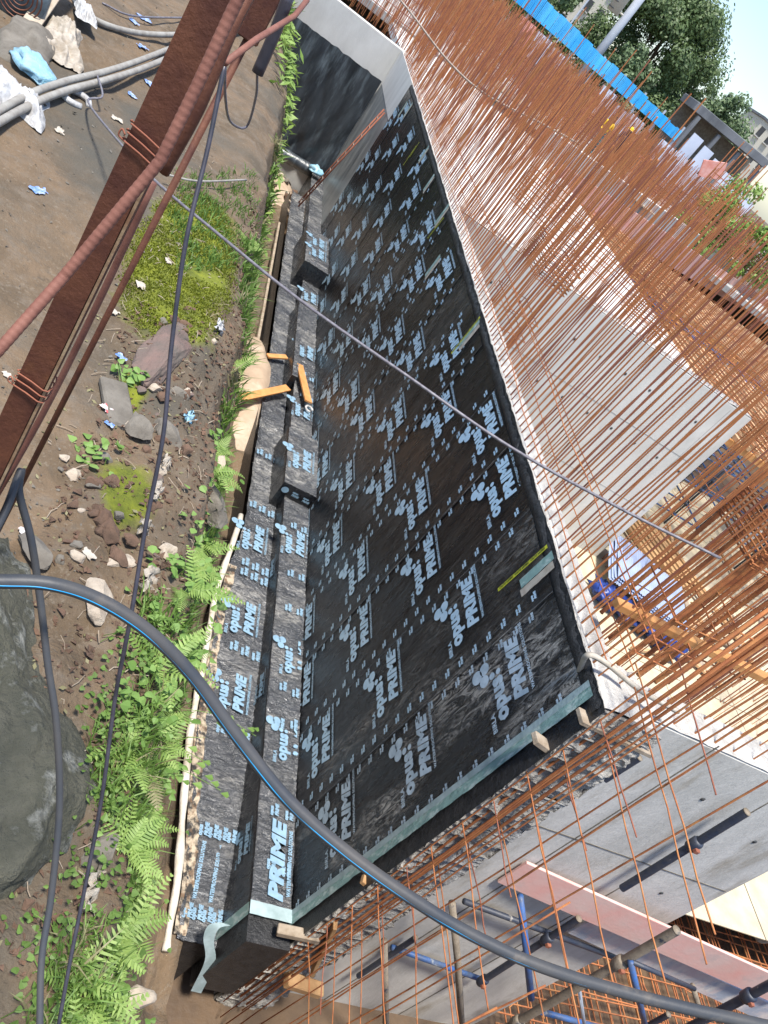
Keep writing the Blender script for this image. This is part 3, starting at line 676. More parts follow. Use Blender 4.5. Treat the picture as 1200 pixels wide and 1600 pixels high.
# ============================================================ REBAR FOREST
def bar_mesh(name, L, r, m, n=6, ribs=False):
    q = MB()
    if ribs:
        pts = []; rs = []; k = int(L / .012)
        for i in range(k + 1): pts.append((0, 0, L * i / k)); rs.append(r * (1.0 if i % 2 else 1.13))
        q.tube(pts, rs, 8)
    else: q.tube([(0, 0, 0), (0, 0, L * .5), (0, 0, L)], r, n)
    me = bpy.data.meshes.new(name); me.from_pydata(q.v, [], q.f); me.polygons.foreach_set('use_smooth', q.smooth); me.materials.append(M[m]); return me
cand = []   # (base, tip, radius, material, rowname)
def lean(a=.02): return rnd(-a, a)
y = 3.66; k = 0
while y < 26.4:
    for row, x in (('outer', .045), ('inner', .27)):
        if rnd(0, 1) < .04: continue
        h = rnd(2.45, 2.9) + (.7 if rnd(0, 1) < .06 else 0)
        if y < 6: h += .4
        b0 = Vector((x + lean(.01), y + lean(.015), ZT + .0)); t0 = b0 + Vector((lean(.06) * h / 2, lean(.05) * h / 2, h))
        cand.append((b0, t0, rnd(.0065, .0092), random.choice(['rust', 'rust', 'rust_red']), row))
    y += .125; k += 1
x = .55
while x < 7.95:
    for yy in (13.97, 14.18):
        h = rnd(2.3, 2.8) + (.6 if rnd(0, 1) < .1 else 0); b0 = Vector((x + lean(.02), yy, -2.9)); cand.append((b0, b0 + Vector((lean(.08), lean(.08), h)), .008, random.choice(['rust', 'rust_red']), 'cross'))
    x += .13
x = .5
while x < 3.45:
    for yy in (3.62, 3.84):
        h = rnd(2.2, 3.2); b0 = Vector((x + lean(.02), yy, -2.95)); cand.append((b0, b0 + Vector((lean(.1), lean(.1), h)), rnd(.006, .009), 'rust', 'near'))
    x += .23
# far thickets
def thicket(x0, x1, y0, y1, z, n, h0, h1, r=.011):
    for i in range(n):
        b0 = Vector((rnd(x0, x1), rnd(y0, y1), z)); h = rnd(h0, h1)
        cand.append((b0, b0 + Vector((lean(.12), lean(.12), h)), rnd(.7, 1.2) * r, random.choice(['rust', 'rust', 'rust_red']), 'far'))
thicket(.6, 5.5, 15.5, 26.4, -3.1, 210, 2.2, 2.9, .009)
thicket(-6, 0, 27.0, 30, -2.9, 150, 2.3, 2.9, .009)
thicket(0, 7, 27, 38, -3.1, 430, 2.2, 3.0)
thicket(3, 22, 40, 42, -3.1, 300, 2.2, 2.9)
thicket(8, 26, 38, 40, -3.1, 460, 2.3, 3.0, .012)
thicket(2, 28, 43, 52, -3.1, 900, 2.3, 3.0, .013)
thicket(8, 12, 15.5, 30, -3.5, 20, 2.4, 3.3)
thicket(14.5, 17, 20, 24, -3.5, 34, 2.4, 3.6)
thicket(22, 32, 28, 42, -3.4, 330, 2.6, 3.4, .013)
thicket(9.8, 12.8, 9.6, 12, -7.6, 40, 5.2, 7.6, .011)
thicket(3.6, 6, 5.5, 8.5, -7.6, 20, 4.8, 6.0, .010)
cand.sort(key=lambda c: ((c[0] + c[1]) / 2 - CAM).length / c[2])
RL = {'outer': ('rusty vertical bar in the outer row on the bright top of the membrane-clad wall', 'starter bars in the outer row of the long wall'),
      'inner': ('rusty vertical bar in the inner row on the top of the membrane-clad wall', 'starter bars in the inner row of the long wall'),
      'cross': ('rusty vertical bar rising from the top of the whitish cross wall', 'starter bars on the whitish cross wall'),
      'near': ('rusty vertical bar rising from the near grey cross wall', 'starter bars on the near cross wall'),
      'far': ('tall rusty bar standing inside the works beyond the walls', 'loose rows of bars inside the works')}
unit = {m: bar_mesh('rebar_' + m, 1.0, 1.0, m) for m in ('rust', 'rust_red')}
indiv = [c for c in cand][:225]; rest = cand[225:]
for b0, t0, r, m, row in indiv:
    o = bpy.data.objects.new('rebar', unit[m]); S.collection.objects.link(o)
    d = t0 - b0; o.location = b0; o.rotation_euler = d.to_track_quat('Z', 'Y').to_euler(); o.scale = (r, r, d.length)
    tag(o, RL[row][0], 'rebar', RL[row][1])
mbr = {'rust': MB(), 'rust_red': MB()}
for b0, t0, r, m, row in rest: mbr[m].tube([b0, t0], r, 4, False)
o = mbr['rust'].build('rebar_thicket', 'rust'); tag(o, 'dense thicket of orange rusty starter bars filling the works', 'rebar', kind='stuff')
o = mbr['rust_red'].build('rebar_thicket', 'rust_red'); tag(o, 'duller red-brown starter bars mixed into the dense thicket', 'rebar', kind='stuff')
# thin tie bars running along the wall top and across rows (each a thing)
def tie(a, b, label, grp, r=.007, m='rust', n=6, name='rebar', wob=.03, seg=6):
    a = Vector(a); b = Vector(b); ps = [a.lerp(b, k / seg) + Vector((lean(wob), lean(wob), lean(wob))) * (0 < k < seg) for k in range(seg + 1)]
    q = MB(); q.tube(ps, r, n); o = q.build(name, m, None, a); return tag(o, label, 'rebar', grp)
for x, zz in ((.03, -2.72), (.29, -2.70), (.30, -2.45), (.06, -2.35)):
    for a, b in ((3.7, 8.8), (8.6, 14.5), (14.2, 20), (19.6, 26.3)):
        tie((x, a, zz), (x + lean(.03), b, zz + lean(.05)), 'thin rusty tie bar running along just above the long wall top', 'tie bars along the long wall top', .005, 'rust')
A = hy(820, 340, 13.92); B = hy(1190, 690, 13.92)
for k in range(9):
    a = Vector((.9, 13.9 + .06 * (k % 3), -2.25 + .075 * k)); b = Vector((8.3, 13.9 + .06 * (k % 3), -2.95 + .13 * k + lean(.1)))
    tie(a, b, 'long rusty tie bar lying sideways across the bars of the whitish cross wall', 'tie bars across the whitish cross wall', .009, 'rust')
for k in range(7):
    tie((2.5, 32 + .1 * k, -1.2 - .14 * k), (24, 38 + .1 * k, -1.3 - .15 * k), 'far sideways tie bar across the distant thicket', 'far tie bars', .02, 'rust_red')
for k in range(4):
    tie((.0, 27.2 + .3 * k, -2.3 + .2 * k), (-6, 27.2 + .3 * k, -2.3 + .2 * k), 'sideways bar tied above the far return wall', 'bars above the return wall', .012, 'rust_red')

# column cages: thick ribbed bars with stirrups
def cage(x, y, z, w_, d_, nx, ny, h, r, label, stirz, m='rust', skew=(0, 0)):
    t = thing('column_cage', label, 'rebar cage', (x, y, z))
    for i in range(nx):
        for j in range(ny):
            if 0 < i < nx - 1 and 0 < j < ny - 1: continue
            a = Vector((x + w_ * i / (nx - 1) + lean(.02), y + d_ * j / (ny - 1) + lean(.02), z)); hh = h * rnd(.9, 1.08)
            b = a + Vector((skew[0] * hh + lean(.05), skew[1] * hh + lean(.05), hh))
            q = MB(); k = int(hh / .02)
            q.tube([a.lerp(b, s / k) for s in range(k + 1)], [r * (1 if s % 2 else 1.14) for s in range(k + 1)], 7); q.build('main_bar', m, t)
    for z_ in stirz:
        f = z_ - z; e = r + .012; ox = skew[0] * f + lean(.02); oy = skew[1] * f + lean(.02)
        c = [(x - e + ox, y - e + oy), (x + w_ + e + ox, y - e + oy), (x + w_ + e + ox, y + d_ + e + oy), (x - e + ox, y + d_ + e + oy)]
        dz = lean(.04); ps = [(c[0][0], c[0][1], z_), (c[1][0], c[1][1], z_ + dz), (c[2][0], c[2][1], z_ + dz), (c[3][0], c[3][1], z_), (c[0][0], c[0][1], z_ + .01)]
        q = MB(); q.tube(ps, .0075, 6); q.build('stirrup', m, t)
cage(.42, 3.95, -2.9, .42, .55, 3, 3, 3.4, .018, 'thick ribbed column cage rising at the wall corner with bunched stirrups', [-1.62 + .035 * k for k in range(9)] + [-2.7, -2.5, -2.3])
cage(1.1, 4.1, -2.95, .5, .4, 3, 3, 3.2, .017, 'second thick column cage just inside the corner cage', [-1.75 + .05 * k for k in range(5)] + [-2.6, -2.2])
cage(.75, 10.6, -3.6, .5, .9, 4, 5, 3.4, .011, 'bunched column cage standing half way along the long wall', [-2.35 + .04 * k for k in range(12)] + [-3.2, -2.9])
cage(4.6, 14.5, -3.4, .9, .6, 5, 4, 3.2, .012, 'wide column cage behind the whitish cross wall', [-2.8 + .05 * k for k in range(9)])
cage(8.4, 13.4, -7.6, .8, .8, 4, 4, 7.0, .013, 'tall column cage at the right end of the whitish cross wall', [-3.3 + .05 * k for k in range(11)] + [-5.5, -5, -4.5, -4])
cage(13.5, 15.5, -7.6, .9, .7, 4, 4, 6.8, .016, 'tall dense cage at the right edge beside the green bush', [-4 + .1 * k for k in range(12)])
cage(18.5, 25.5, -3.6, 1, .8, 5, 4, 4.6, .016, 'column cage poking above the blue fence left of the big tree trunk', [-1 + .15 * k for k in range(8)])
cage(9.4, 24, -3.5, .9, .8, 4, 4, 4.4, .014, 'column cage poking above the blue fence below the tree', [-1 + .15 * k for k in range(8)])
# mesh curtain continuing from the wall's near end (bars running towards the viewer)
mesh_ = 'rusty bar sticking out level from the near end of the wall'
for k in range(24):
    z = -2.33 - .20 * k; x = .05 if k % 2 else .27; L = rnd(1.5, 1.85) if k % 3 else rnd(.8, 1.1)
    tie((x + lean(.02), 3.55, z + lean(.03)), (x + lean(.06), 3.5 - L, z + lean(.14)), mesh_, 'level bars from the wall end', .0055, 'rust' if k % 3 else 'rust_red', wob=.008)
for y, x, zt in ((3.27, .05, -.3), (3.12, .05, -1.0), (2.92, .05, -.2), (2.66, .06, -.1), (3.22, .28, .2), (2.98, .30, -.4), (2.78, .28, -1.9), (2.52, .28, -.9), (3.05, .1, -.6), (2.3, .06, -3.6), (2.1, .28, -4.2), (1.95, .05, -4.4)):
    tie((x + lean(.03), y, -8.6), (x + lean(.1), y + lean(.08), zt), 'upright rusty bar in the open mesh in front of the wall end', 'upright bars before the wall end', rnd(.006, .008), 'rust', wob=.012)
for k in range(4):
    tie((.1 + .04 * k, 3.3 - .03 * k, -8.4), (.14 + .03 * k, 3.32 - .04 * k, -1.4), 'thick orange bar bundled upright in front of the wall end', 'thick bundled bars before the wall end', .012, 'rust', wob=.015)
# mats on the lower floor at bottom right
mt = thing('rebar_mat', 'tangled rusty rebar mat on the low floor below the pink board', 'rebar mat', (7, 4, -8.4))
b = MB()
for k in range(60): b.bar((3.8 + .13 * k, 1.2, -8.35 + lean(.03)), (3.8 + .13 * k + lean(.2), 7.4, -8.35), .016, .016)
for k in range(48): b.bar((3.6, 1.3 + .13 * k, -8.32), (11.6, 1.3 + .13 * k + lean(.2), -8.32 + lean(.05)), .016, .016)
for k in range(60):
    a = Vector((rnd(3.8, 11), rnd(1.2, 7), -8.2)); b.bar(a, a + Vector((rnd(-1, 1), rnd(-1, 1), rnd(-.05, .25))), .014, .014)
b.build('grid_bars', 'rust', mt)['kind'] = 'stuff'
pf = thing('ply_panel', 'pale yellow plywood panel on the low floor at the right edge', 'plywood', (9, 6, -8.3))
b = MB(); b.box((hz(1185, 1420, -8.1).x + .8, hz(1185, 1420, -8.1).y + .8, -8.1), (3.0, 2.4, .03), Matrix.Rotation(.2, 3, 'Z'), .004); b.build('panel', 'ply_yellow', pf)

# ============================================================ PINK BOARD, PROPS, FRAMES at the near end
def board_between(name, label, cat, m, a, b, h, th, parts=None):
    a = Vector(a); b = Vector(b); t = thing(name, label, cat, (a + b) / 2)
    q = MB(); q.bar(a, b, th, h, up=(0, 0, 1), bev=.004); q.build('board', m, t); return t
A = hz(800, 1362, -5.25); B = hz(1240, 1558, -5.25)
pb = board_between('shutter_board', 'long pink plywood shutter board lying level in front of the grey cross wall', 'board', 'ply_pink', A, B, .42, .03)
q = MB(); d = (B - A); q.bar(A + Vector((.03, .03, -.2)), B + Vector((.03, .03, -.2)), .05, .05); q.build('back_batten', 'timber', pb)
A2 = hz(905, 1446, -5.75); B2 = hz(1240, 1600, -5.75)
board_between('shutter_board', 'cement-splashed pink board just below the long pink one', 'board', 'ply_pink_dirty', A2, B2, .34, .03)
def vpipe(px0, py0, px1, py1, y, r, name, label, m, collar=None, cat='pipe', ring=True):
    a = hy(px0, py0, y); b = hy(px1, py1, y); t = thing(name, label, cat, b if b.z < a.z else a)
    q = MB(); q.tube([a, a.lerp(b, .5), b], r, 14, cap=False); q.build('tube', m, t)
    q = MB(); q.tube([a, a + (b - a).normalized() * .012], r * 1.02, 14); q.build('end_rim', 'pipe_muddy', t)
    for f in (collar or []):
        c = a.lerp(b, f); d = (b - a).normalized()
        q = MB(); q.tube([c - d * .07, c - d * .05, c + d * .05, c + d * .07], [r * 1.25, r * 1.55, r * 1.5, r * 1.2], 14); q.build('coupler', m, t)
        q = MB(); q.box(c + Vector((.0, -r * 1.6, 0)), (.05, .05, .05), None, .008); q.build('bolt', 'rust_red', t)
    return t
vpipe(1168, 1268, 972, 1388, 3.42, .036, 'prop_pipe', 'dark blue pipe prop with a coupler against the grey cross wall', 'pipe_dark', (.40,))
vpipe(1058, 1453, 690, 1665, 2.95, .042, 'prop_pipe', 'mud-coated open ended pipe prop crossing the pink boards', 'pipe_muddy', (.20, .62))
vpipe(1215, 1532, 1040, 1625, 2.9, .045, 'prop_pipe', 'dark blue pipe prop cutting the bottom right corner', 'pipe_dark', (.24,))
vpipe(905, 1435, 750, 1535, 3.35, .034, 'prop_pipe', 'dark pipe prop behind the left end of the pink board', 'pipe_dark', (.3, .97))
vpipe(1045, 1585, 925, 1650, 3.3, .034, 'prop_pipe', 'dark pipe prop below the blue frame at the bottom edge', 'pipe_dark', (.3,))
vpipe(1000, 1183, 945, 1218, 3.5, .03, 'prop_pipe', 'short dark pipe stub high on the grey cross wall', 'pipe_dark', ())
vpipe(650, 1465, 560, 1525, 3.45, .03, 'prop_pipe', 'dark pipe stub low beside the stepped wall end', 'pipe_dark', ())
def hpipe(p, label, m, r=.03, name='frame_tube', cat='pipe'):
    q = MB(); q.tube([hy(a, b, y) for a, b, y in p], r, 10); o = q.build(name, m, None, hy(*p[0])); return tag(o, label, cat)
hpipe([(812, 1400, 3.1), (822, 1480, 2.9), (830, 1560, 2.7)], 'upright grey-blue tube under the left end of the pink board', 'pipe_blue', .032)
hpipe([(706, 1410, 3.3), (715, 1500, 3.1), (722, 1610, 2.9)], 'upright grey tube left of the pink board among thin bars', 'pipe_muddy', .034)
hpipe([(600, 1470, 3.2), (602, 1540, 3.1), (603, 1620, 3.0)], 'muddy upright tube beside the stepped wall end', 'pipe_muddy', .034)
hpipe([(612, 1480, 3.48), (760, 1533, 3.45)], 'long blue tube sloping behind the left bars', 'pipe_blue', .03)
hpipe([(725, 1408, 3.47), (985, 1505, 3.45)], 'dark blue tube running behind the pink boards', 'pipe_dark', .03)
hpipe([(988, 1503, 2.9), (1085, 1545, 2.95)], 'short dark tube of the blue frame top', 'pipe_dark', .024)
hpipe([(985, 1503, 2.9), (1010, 1610, 2.75)], 'bright blue upright tube at the bottom edge', 'pipe_blue', .03)
hpipe([(1082, 1540, 3.0), (1100, 1600, 2.9)], 'grey stub tube hanging below the dark frame', 'pipe_muddy', .028)
hpipe([(835, 1578, 3.2), (960, 1612, 3.2)], 'blue tube lying at the very bottom edge', 'pipe_blue', .034)
hpipe([(905, 1545, 3.1), (915, 1615, 3.0)], 'thin pale tube standing at the bottom edge', 'pole', .02)
# wood scraps nailed to the stepped wall end
def plank(name, label, a, b, wd, th, m, cat='plank', up=(0, 0, 1)):
    a = Vector(a); b = Vector(b); q = MB(); q.bar(a, b, wd, th, up=up, bev=min(wd, th) * .12); o = q.build(name, m, None, a); return tag(o, label, cat)
plank('timber_piece', 'pale timber block jutting below the black primed ledge end', hy(433, 1452, 3.36), hy(500, 1466, 3.30), .10, .08, 'grey_timber')
plank('timber_piece', 'short timber piece leaning up from the block at the wall foot', hy(524, 1445, 3.28), hy(488, 1520, 3.25), .09, .04, 'timber')
plank('timber_piece', 'broad timber block at the bottom by the stepped joint', hy(447, 1530, 3.2), hy(502, 1548, 3.2), .14, .10, 'timber')
plank('timber_piece', 'weathered batten wedged under the top of the green tape', hy(835, 1152, 3.38), hy(880, 1185, 3.38), .10, .05, 'grey_timber')
plank('timber_piece', 'weathered batten nailed level to the wall end top', hy(905, 1118, 3.36), hy(1015, 1172, 3.36), .13, .04, 'grey_timber')
plank('timber_piece', 'small wood wedge beside the green tape half way down', hy(566, 1372, 3.40), hy(582, 1385, 3.36), .09, .05, 'timber')
plank('timber_piece', 'long orange timber laid across the corner over the blue sheets', hz(962, 942, -2.55), hz(1200, 1062, -2.45), .09, .07, 'orange_timber')
ps = curve([hz(903, 1052, -3.0), hz(918, 1024, -2.72), hz(950, 1038, -2.72), hz(1000, 1078, -2.75), hz(1060, 1112, -2.75)], 6)
q = MB(); q.tube(ps, .023, 5); tag(q.build('bent_strip', 'paper', None, ps[0]), 'pale bent wooden strip hooked over the wall corner', 'strip')
# second line of pink boards far across the deck
A = hz(868, 272, -3.1); B = hz(1215, 492, -3.1)
board_between('shutter_board', 'far line of bright pink shutter boards along the deck edge', 'board', 'ply_pink', A - Vector((0, 0, .15)), B - Vector((0, 0, .15)), 1.05, .06)
bb = thing('upstand', 'pale concrete upstand behind the far pink boards', 'wall', (A + B) / 2)
q = MB(); off = Vector((-.6, 1.6, .35)); q.bar(A + off, B + off, .4, 1.0); q.build('wall_face', 'conc_white', bb)
board_between('shutter_board', 'small salmon board standing near the green bush', 'board', 'pink_cloth', hy(1108, 278, 33), hy(1118, 252, 33), 1.0, .06)

# ============================================================ FENCE, SHED, POLE, BUILDINGS
fn = thing('site_fence', 'bright blue corrugated sheet fence along the far side of the works', 'fence', (17, 58, -2))
NF = 26; fa = hy(806, -32, 60); fb = hy(1064, 209, 60)
for k in range(NF):
    a = fa.lerp(fb, k / NF); b = fa.lerp(fb, (k + 1) / NF); q = MB(); top = 1.25 - .6 * (k / NF) + lean(.07)
    def pn(u, v, a=a, b=b, top=top, k=k):
        p = a.lerp(b, u); return Vector((p.x, p.y + (.04 + .03 * N(k * 2.1, v)) * math.sin(u * 38) + .06 * (k % 2) + .12 * N(k * 1.7, u * 2, v * 2) * v, -.05 + (top + .05) * v))
    q.grid(pn, 24, 1); q.build('fence_sheet', 'sky_blue', fn)
for k in range(9):
    p = fa.lerp(fb, k / 8); q = MB(); q.box((p.x, p.y + .2, -1.0), (.12, .12, 4.0)); q.build('post', 'pole', fn)
pw = thing('sheet_wall', 'row of pale blue-grey sheets at the right end of the blue fence', 'fence', (26, 58, -1))
P = [(1050, 185, 230), (1075, 190, 250), (1095, 200, 275), (1115, 215, 300), (1130, 228, 320)]
for k in range(6):
    a = Vector((24.0 + .95 * k, 57.5 - .55 * k, 0)); q = MB(); h = 1.6 - .17 * k; q.box((a.x + .45, a.y, h / 2 - 1.6), (.92, .08, h + 2.2)); q.build('sheet', 'pale_sheet', pw)
gw = thing('wall_panel', 'row of pale panels leaning below the blue fence behind the bars', 'panel', (17, 56, -2))
for k in range(12):
    if k in (3, 4, 8): continue
    q = MB(); q.box((10 + 1.4 * k, 56.5 + .1 * (k % 3), -1.2 + lean(.15)), (1.2, .06, 1.5 + lean(.2))); q.build('panel', 'pale_sheet' if k % 4 else 'pink_cloth', gw)
sh = thing('open_shed', 'long weathered grey slab roof shed with a dark open side', 'shed', (31, 68, -3))
q = MB(); q.box((30.0, 66, 2.7), (7.8, 3.6, .62), Matrix.Rotation(R_(-4), 3, 'Z') @ Matrix.Rotation(R_(-2), 3, 'Y'), .03); q.build('roof', 'grey_roof', sh)
q = MB(); q.box((30.4, 67.6, -.2), (8.0, .3, 5.2)); q.build('back_wall', 'rock_grey', sh)
for k in range(4): q = MB(); q.box((26.8 + 2.3 * k, 64.5, -.3), (.3, .3, 5.0)); q.build('column', 'grey_roof', sh)
po = thing('steel_mast', 'tall pale grey mast standing behind the blue fence left of the big tree', 'mast', (19.3, 70, -3))
q = MB(); q.tube([(19.2, 70, -3), (19.3, 70, 3), (19.45, 70, 11)], [.36, .34, .30], 12); q.build('pole', 'pole', po)
q = MB(); q.tube([(18.2, 70, 3.6), (18.2, 70, 7.6)], .5, 10); q.tube([(18.2, 70, 3.9), (19.3, 70, 3.9)], .08, 6); q.build('tank', 'cream', po)
for k in range(7): q = MB(); q.box((17.75, 69.6, 3.8 + .5 * k), (.5, .06, .08)); q.build('ladder_rung', 'shade_dark', po)
lp = thing('lamp_pole', 'thin curved lamp pole above the fence near the top edge', 'lamp', (15.5, 68, -3))
q = MB(); q.tube(curve([(15.4, 68, -3), (15.6, 68, 4), (15.9, 68, 7.0), (16.6, 68, 7.6)], 6), .07, 8); q.build('pole', 'pole', lp)
q = MB(); q.box((16.9, 68, 7.6), (.7, .25, .12), None, .03); q.build('lamp_head', 'pole', lp)
def building(label, x, y, w_, d_, h, m, nwx, nst):
    t = thing('apartment_building', label, 'building', (x, y, -3)); q = MB(); q.box((x, y, h / 2 - 3), (w_, d_, h), None, .05); q.build('wall', m, t)
    q = MB(); q.box((x, y, h - 2.85), (w_ + .4, d_ + .4, .3)); q.build('roof', 'grey_roof', t)
    for i in range(nwx):
        for j in range(nst):
            q = MB(); q.box((x - w_ / 2 + w_ * (i + .5) / nwx, y - d_ / 2 - .02, -3 + h * (j + .55) / nst), (w_ / nwx * .45, .12, h / nst * .42)); f = q.build('window', 'shade_dark', t)
            q = MB(); q.box((x - w_ / 2 + w_ * (i + .5) / nwx, y - d_ / 2 - .12, -3 + h * (j + .30) / nst), (w_ / nwx * .55, .3, .1)); q.build('sill', 'conc_white', f)
building('cream apartment block peeping over the trees at the top edge', 29.5, 118, 5.5, 6, 12.2, 'cream', 3, 4)
building('small cream building beyond the shed at the right edge', 63.5, 122, 5.5, 6, 12.0, 'cream', 3, 4)
ob = thing('orange_hut', 'orange painted cabin on pale columns at the right edge', 'cabin', (25.7, 45, -3))
q = MB(); q.box((25.9, 45, 2.7), (1.8, 3, 1.3), None, .02); q.build('cabin_box', 'orange_paint', ob)
for k in range(3): q = MB(); q.box((25.3 + .6 * k, 43.6, -.5), (.28, .28, 5.1), None, .01); q.build('column', 'conc_white', ob)

# ============================================================ TREES AND BUSHES
def tree(label, x, y, z, H, W, m, seed, n=9000, ls=.28, trunk=.3, name='broadleaf_tree', grp=None, low=.25, ncl=26):
    random.seed(seed); t = thing(name, label, 'tree', (x, y, z), grp)
    q = MB(); top = Vector((x + rnd(-.5, .5), y, z + H * .75))
    q.tube(curve([(x, y, z), (x + .1 * W * rnd(-1, 1), y, z + H * .3), top], 5), [trunk * (1 - .065 * k) for k in range(11)], 8)
    cl = []
    for k in range(ncl):
        a = rnd(0, 6.28); e = rnd(0, 1); rr = W / 2 * math.sqrt(rnd(0.05, 1)) * (1 - .55 * e ** 2); c = Vector((x + rr * math.cos(a), y + rr * math.sin(a), z + H * (low + (.95 - low) * e)))
        cl.append((c, W * rnd(.09, .17)))
        if k < 14: q.tube([(x, y, z + H * rnd(.25, .5)), c.lerp(Vector((x, y, c.z - H * .1)), .45), c], [trunk * .35, trunk * .2, trunk * .06], 5)
    q.build('trunk', 'bark', t)
    q = MB()
    for k in range(n):
        c, r = random.choice(cl); d = Vector((random.gauss(0, 1), random.gauss(0, 1), random.gauss(0, .75))); d.normalize(); p = c + d * r * (rnd(.35, 1.12))
        s = ls * rnd(.5, 1.25); nn = (d + Vector((rnd(-.8, .8), rnd(-.8, .8), rnd(-.2, .9)))).normalized(); u = nn.cross(Vector((rnd(-1, 1), rnd(-1, 1), rnd(-1, 1)))).normalized(); v = nn.cross(u)
        q.add([p - u * s * .5, p - v * s * .28, p + u * s * .5, p + v * s * .28], [(0, 1, 2, 3)])
    q.build('crown', m, t); return t
tree('big dark broadleaf tree rising beyond the blue fence under the sky', 24.9, 76, -3, 11.8, 12.5, 'tree', 5, 60000, .32, .30, low=.2, ncl=52)
tree('second crown of pale foliage at the right shoulder of the big tree', 31.0, 78, -3, 9.6, 5.5, 'tree_lit', 9, 6000, .36, .3, low=.3)
tree('low green tree left of the big tree just above the fence', 22.3, 70, -3, 6.4, 5.0, 'tree_lit', 7, 5500, .34, .2)
tree('rounded green tree behind the grey shed roof', 36.5, 82, -3, 9.4, 7.5, 'tree_lit', 13, 7000, .4, .3)
tree('distant hazy tree to the right of the shed roof tree', 47.5, 100, -3, 9.0, 9.0, 'tree_lit', 15, 5000, .5, .3)
tree('leafy tree by the thin lamp pole at the top edge', 15.0, 76, -3, 7.2, 7.5, 'tree', 17, 6000, .4, .25)
tree('small tree between the lamp pole and the pale mast', 18.4, 84, -3, 7.6, 5.5, 'tree_lit', 18, 3500, .4, .25)
tree('yellow-green bush at the right edge below the grey shed', 18.6, 38, -3.3, 4.2, 3.6, 'bush', 19, 5000, .22, .06, 'leafy_bush', low=.15)
tree('bright bush against the orange cabin columns at the right edge', 21.6, 37.5, -3.3, 4.6, 3.4, 'bush', 21, 4000, .22, .06, 'leafy_bush', low=.15)
random.seed(77)

# ============================================================ WORKERS
def person(label, loc, joints, cloth, legs, head, hat=None, hs=.11):
    """joints: dict of named points relative to feet centre"""
    J = joints; t = thing('person', label, 'person', loc); L = Vector(loc)
    order = ['pelvis', 'chest', 'neck', 'head', 'lsh', 'lel', 'lha', 'rsh', 'rel', 'rha', 'lhip', 'lkn', 'lan', 'lto', 'rhip', 'rkn', 'ran', 'rto']
    rad = dict(pelvis=.14, chest=.16, neck=.06, head=.10, lsh=.07, rsh=.07, lel=.045, rel=.045, lha=.035, rha=.035, lhip=.095, rhip=.095, lkn=.065, rkn=.065, lan=.045, ran=.045, lto=.04, rto=.04)
    E = [('pelvis', 'chest'), ('chest', 'neck'), ('neck', 'head'), ('chest', 'lsh'), ('lsh', 'lel'), ('lel', 'lha'), ('chest', 'rsh'), ('rsh', 'rel'), ('rel', 'rha'), ('pelvis', 'lhip'), ('lhip', 'lkn'), ('lkn', 'lan'), ('lan', 'lto'), ('pelvis', 'rhip'), ('rhip', 'rkn'), ('rkn', 'ran'), ('ran', 'rto')]
    me = bpy.data.meshes.new('body'); me.from_pydata([J[k] for k in order], [(order.index(a), order.index(b)) for a, b in E], [])
    o = bpy.data.objects.new('body', me); S.collection.objects.link(o)
    md = o.modifiers.new('skin', 'SKIN'); sv = me.skin_vertices[0].data
    for i, k in enumerate(order): sv[i].radius = (rad[k], rad[k]); sv[i].use_root = (k == 'pelvis')
    o.modifiers.new('sub', 'SUBSURF').levels = 1; o.modifiers['sub'].render_levels = 1
    ctx.view_layer.update(); nm = bpy.data.meshes.new_from_object(o.evaluated_get(ctx.evaluated_depsgraph_get()))
    bpy.data.objects.remove(o); ob = bpy.data.objects.new('body', nm); S.collection.objects.link(ob); ob.parent = t
    nm.materials.clear()
    for k in (cloth, legs, 'skin'): nm.materials.append(M[k])
    pz = Vector(J['pelvis']); ch = Vector(J['chest']); nk = Vector(J['neck'])
    legpts = [Vector(J[k]) for k in ('lkn', 'lan', 'rkn', 'ran', 'lto', 'rto', 'lhip', 'rhip')]; armp = [Vector(J[k]) for k in ('lha', 'rha')]; hd_ = Vector(J['head'])
    for f in nm.polygons:
        c = f.center; f.use_smooth = True
        dl = min((c - q).length for q in legpts); dt = min((c - ch).length, (c - (pz + ch) / 2).length, (c - Vector(J['lsh'])).length, (c - Vector(J['rsh'])).length, (c - Vector(J['lel'])).length, (c - Vector(J['rel'])).length)
        dh = min((c - hd_).length - .03, (c - armp[0]).length + .06, (c - armp[1]).length + .06)
        f.material_index = 2 if dh < min(dl, dt) else (1 if dl < dt else 0)
    m = bpy.data.meshes.new('hat'); bm = bmesh.new(); bmesh.ops.create_uvsphere(bm, u_segments=14, v_segments=8, radius=.125)
    for v in bm.verts:
        if v.co.z < -.01: v.co.z = -.01; v.co.x *= 1.25 if hat else 1.0; v.co.y *= 1.15 if hat else 1.0
    bm.to_mesh(m); bm.free(); m.materials.append(M[hat or 'hair']); h = bpy.data.objects.new('helmet' if hat else 'hair', m); S.collection.objects.link(h); h.parent = t; h.location = hd_ + Vector((0, 0, .04))
    return t
stand = dict(pelvis=(0, 0, .92), chest=(0, .02, 1.28), neck=(0, .02, 1.45), head=(0, .0, 1.58), lsh=(-.19, .02, 1.38), lel=(-.26, -.02, 1.10), lha=(-.20, -.20, .92), rsh=(.19, .02, 1.38), rel=(.27, -.03, 1.12), rha=(.18, -.24, 1.02), lhip=(-.1, 0, .86), lkn=(-.12, -.03, .48), lan=(-.13, 0, .09), lto=(-.14, -.14, .04), rhip=(.1, 0, .86), rkn=(.13, -.06, .48), ran=(.14, .05, .09), rto=(.15, -.09, .04))
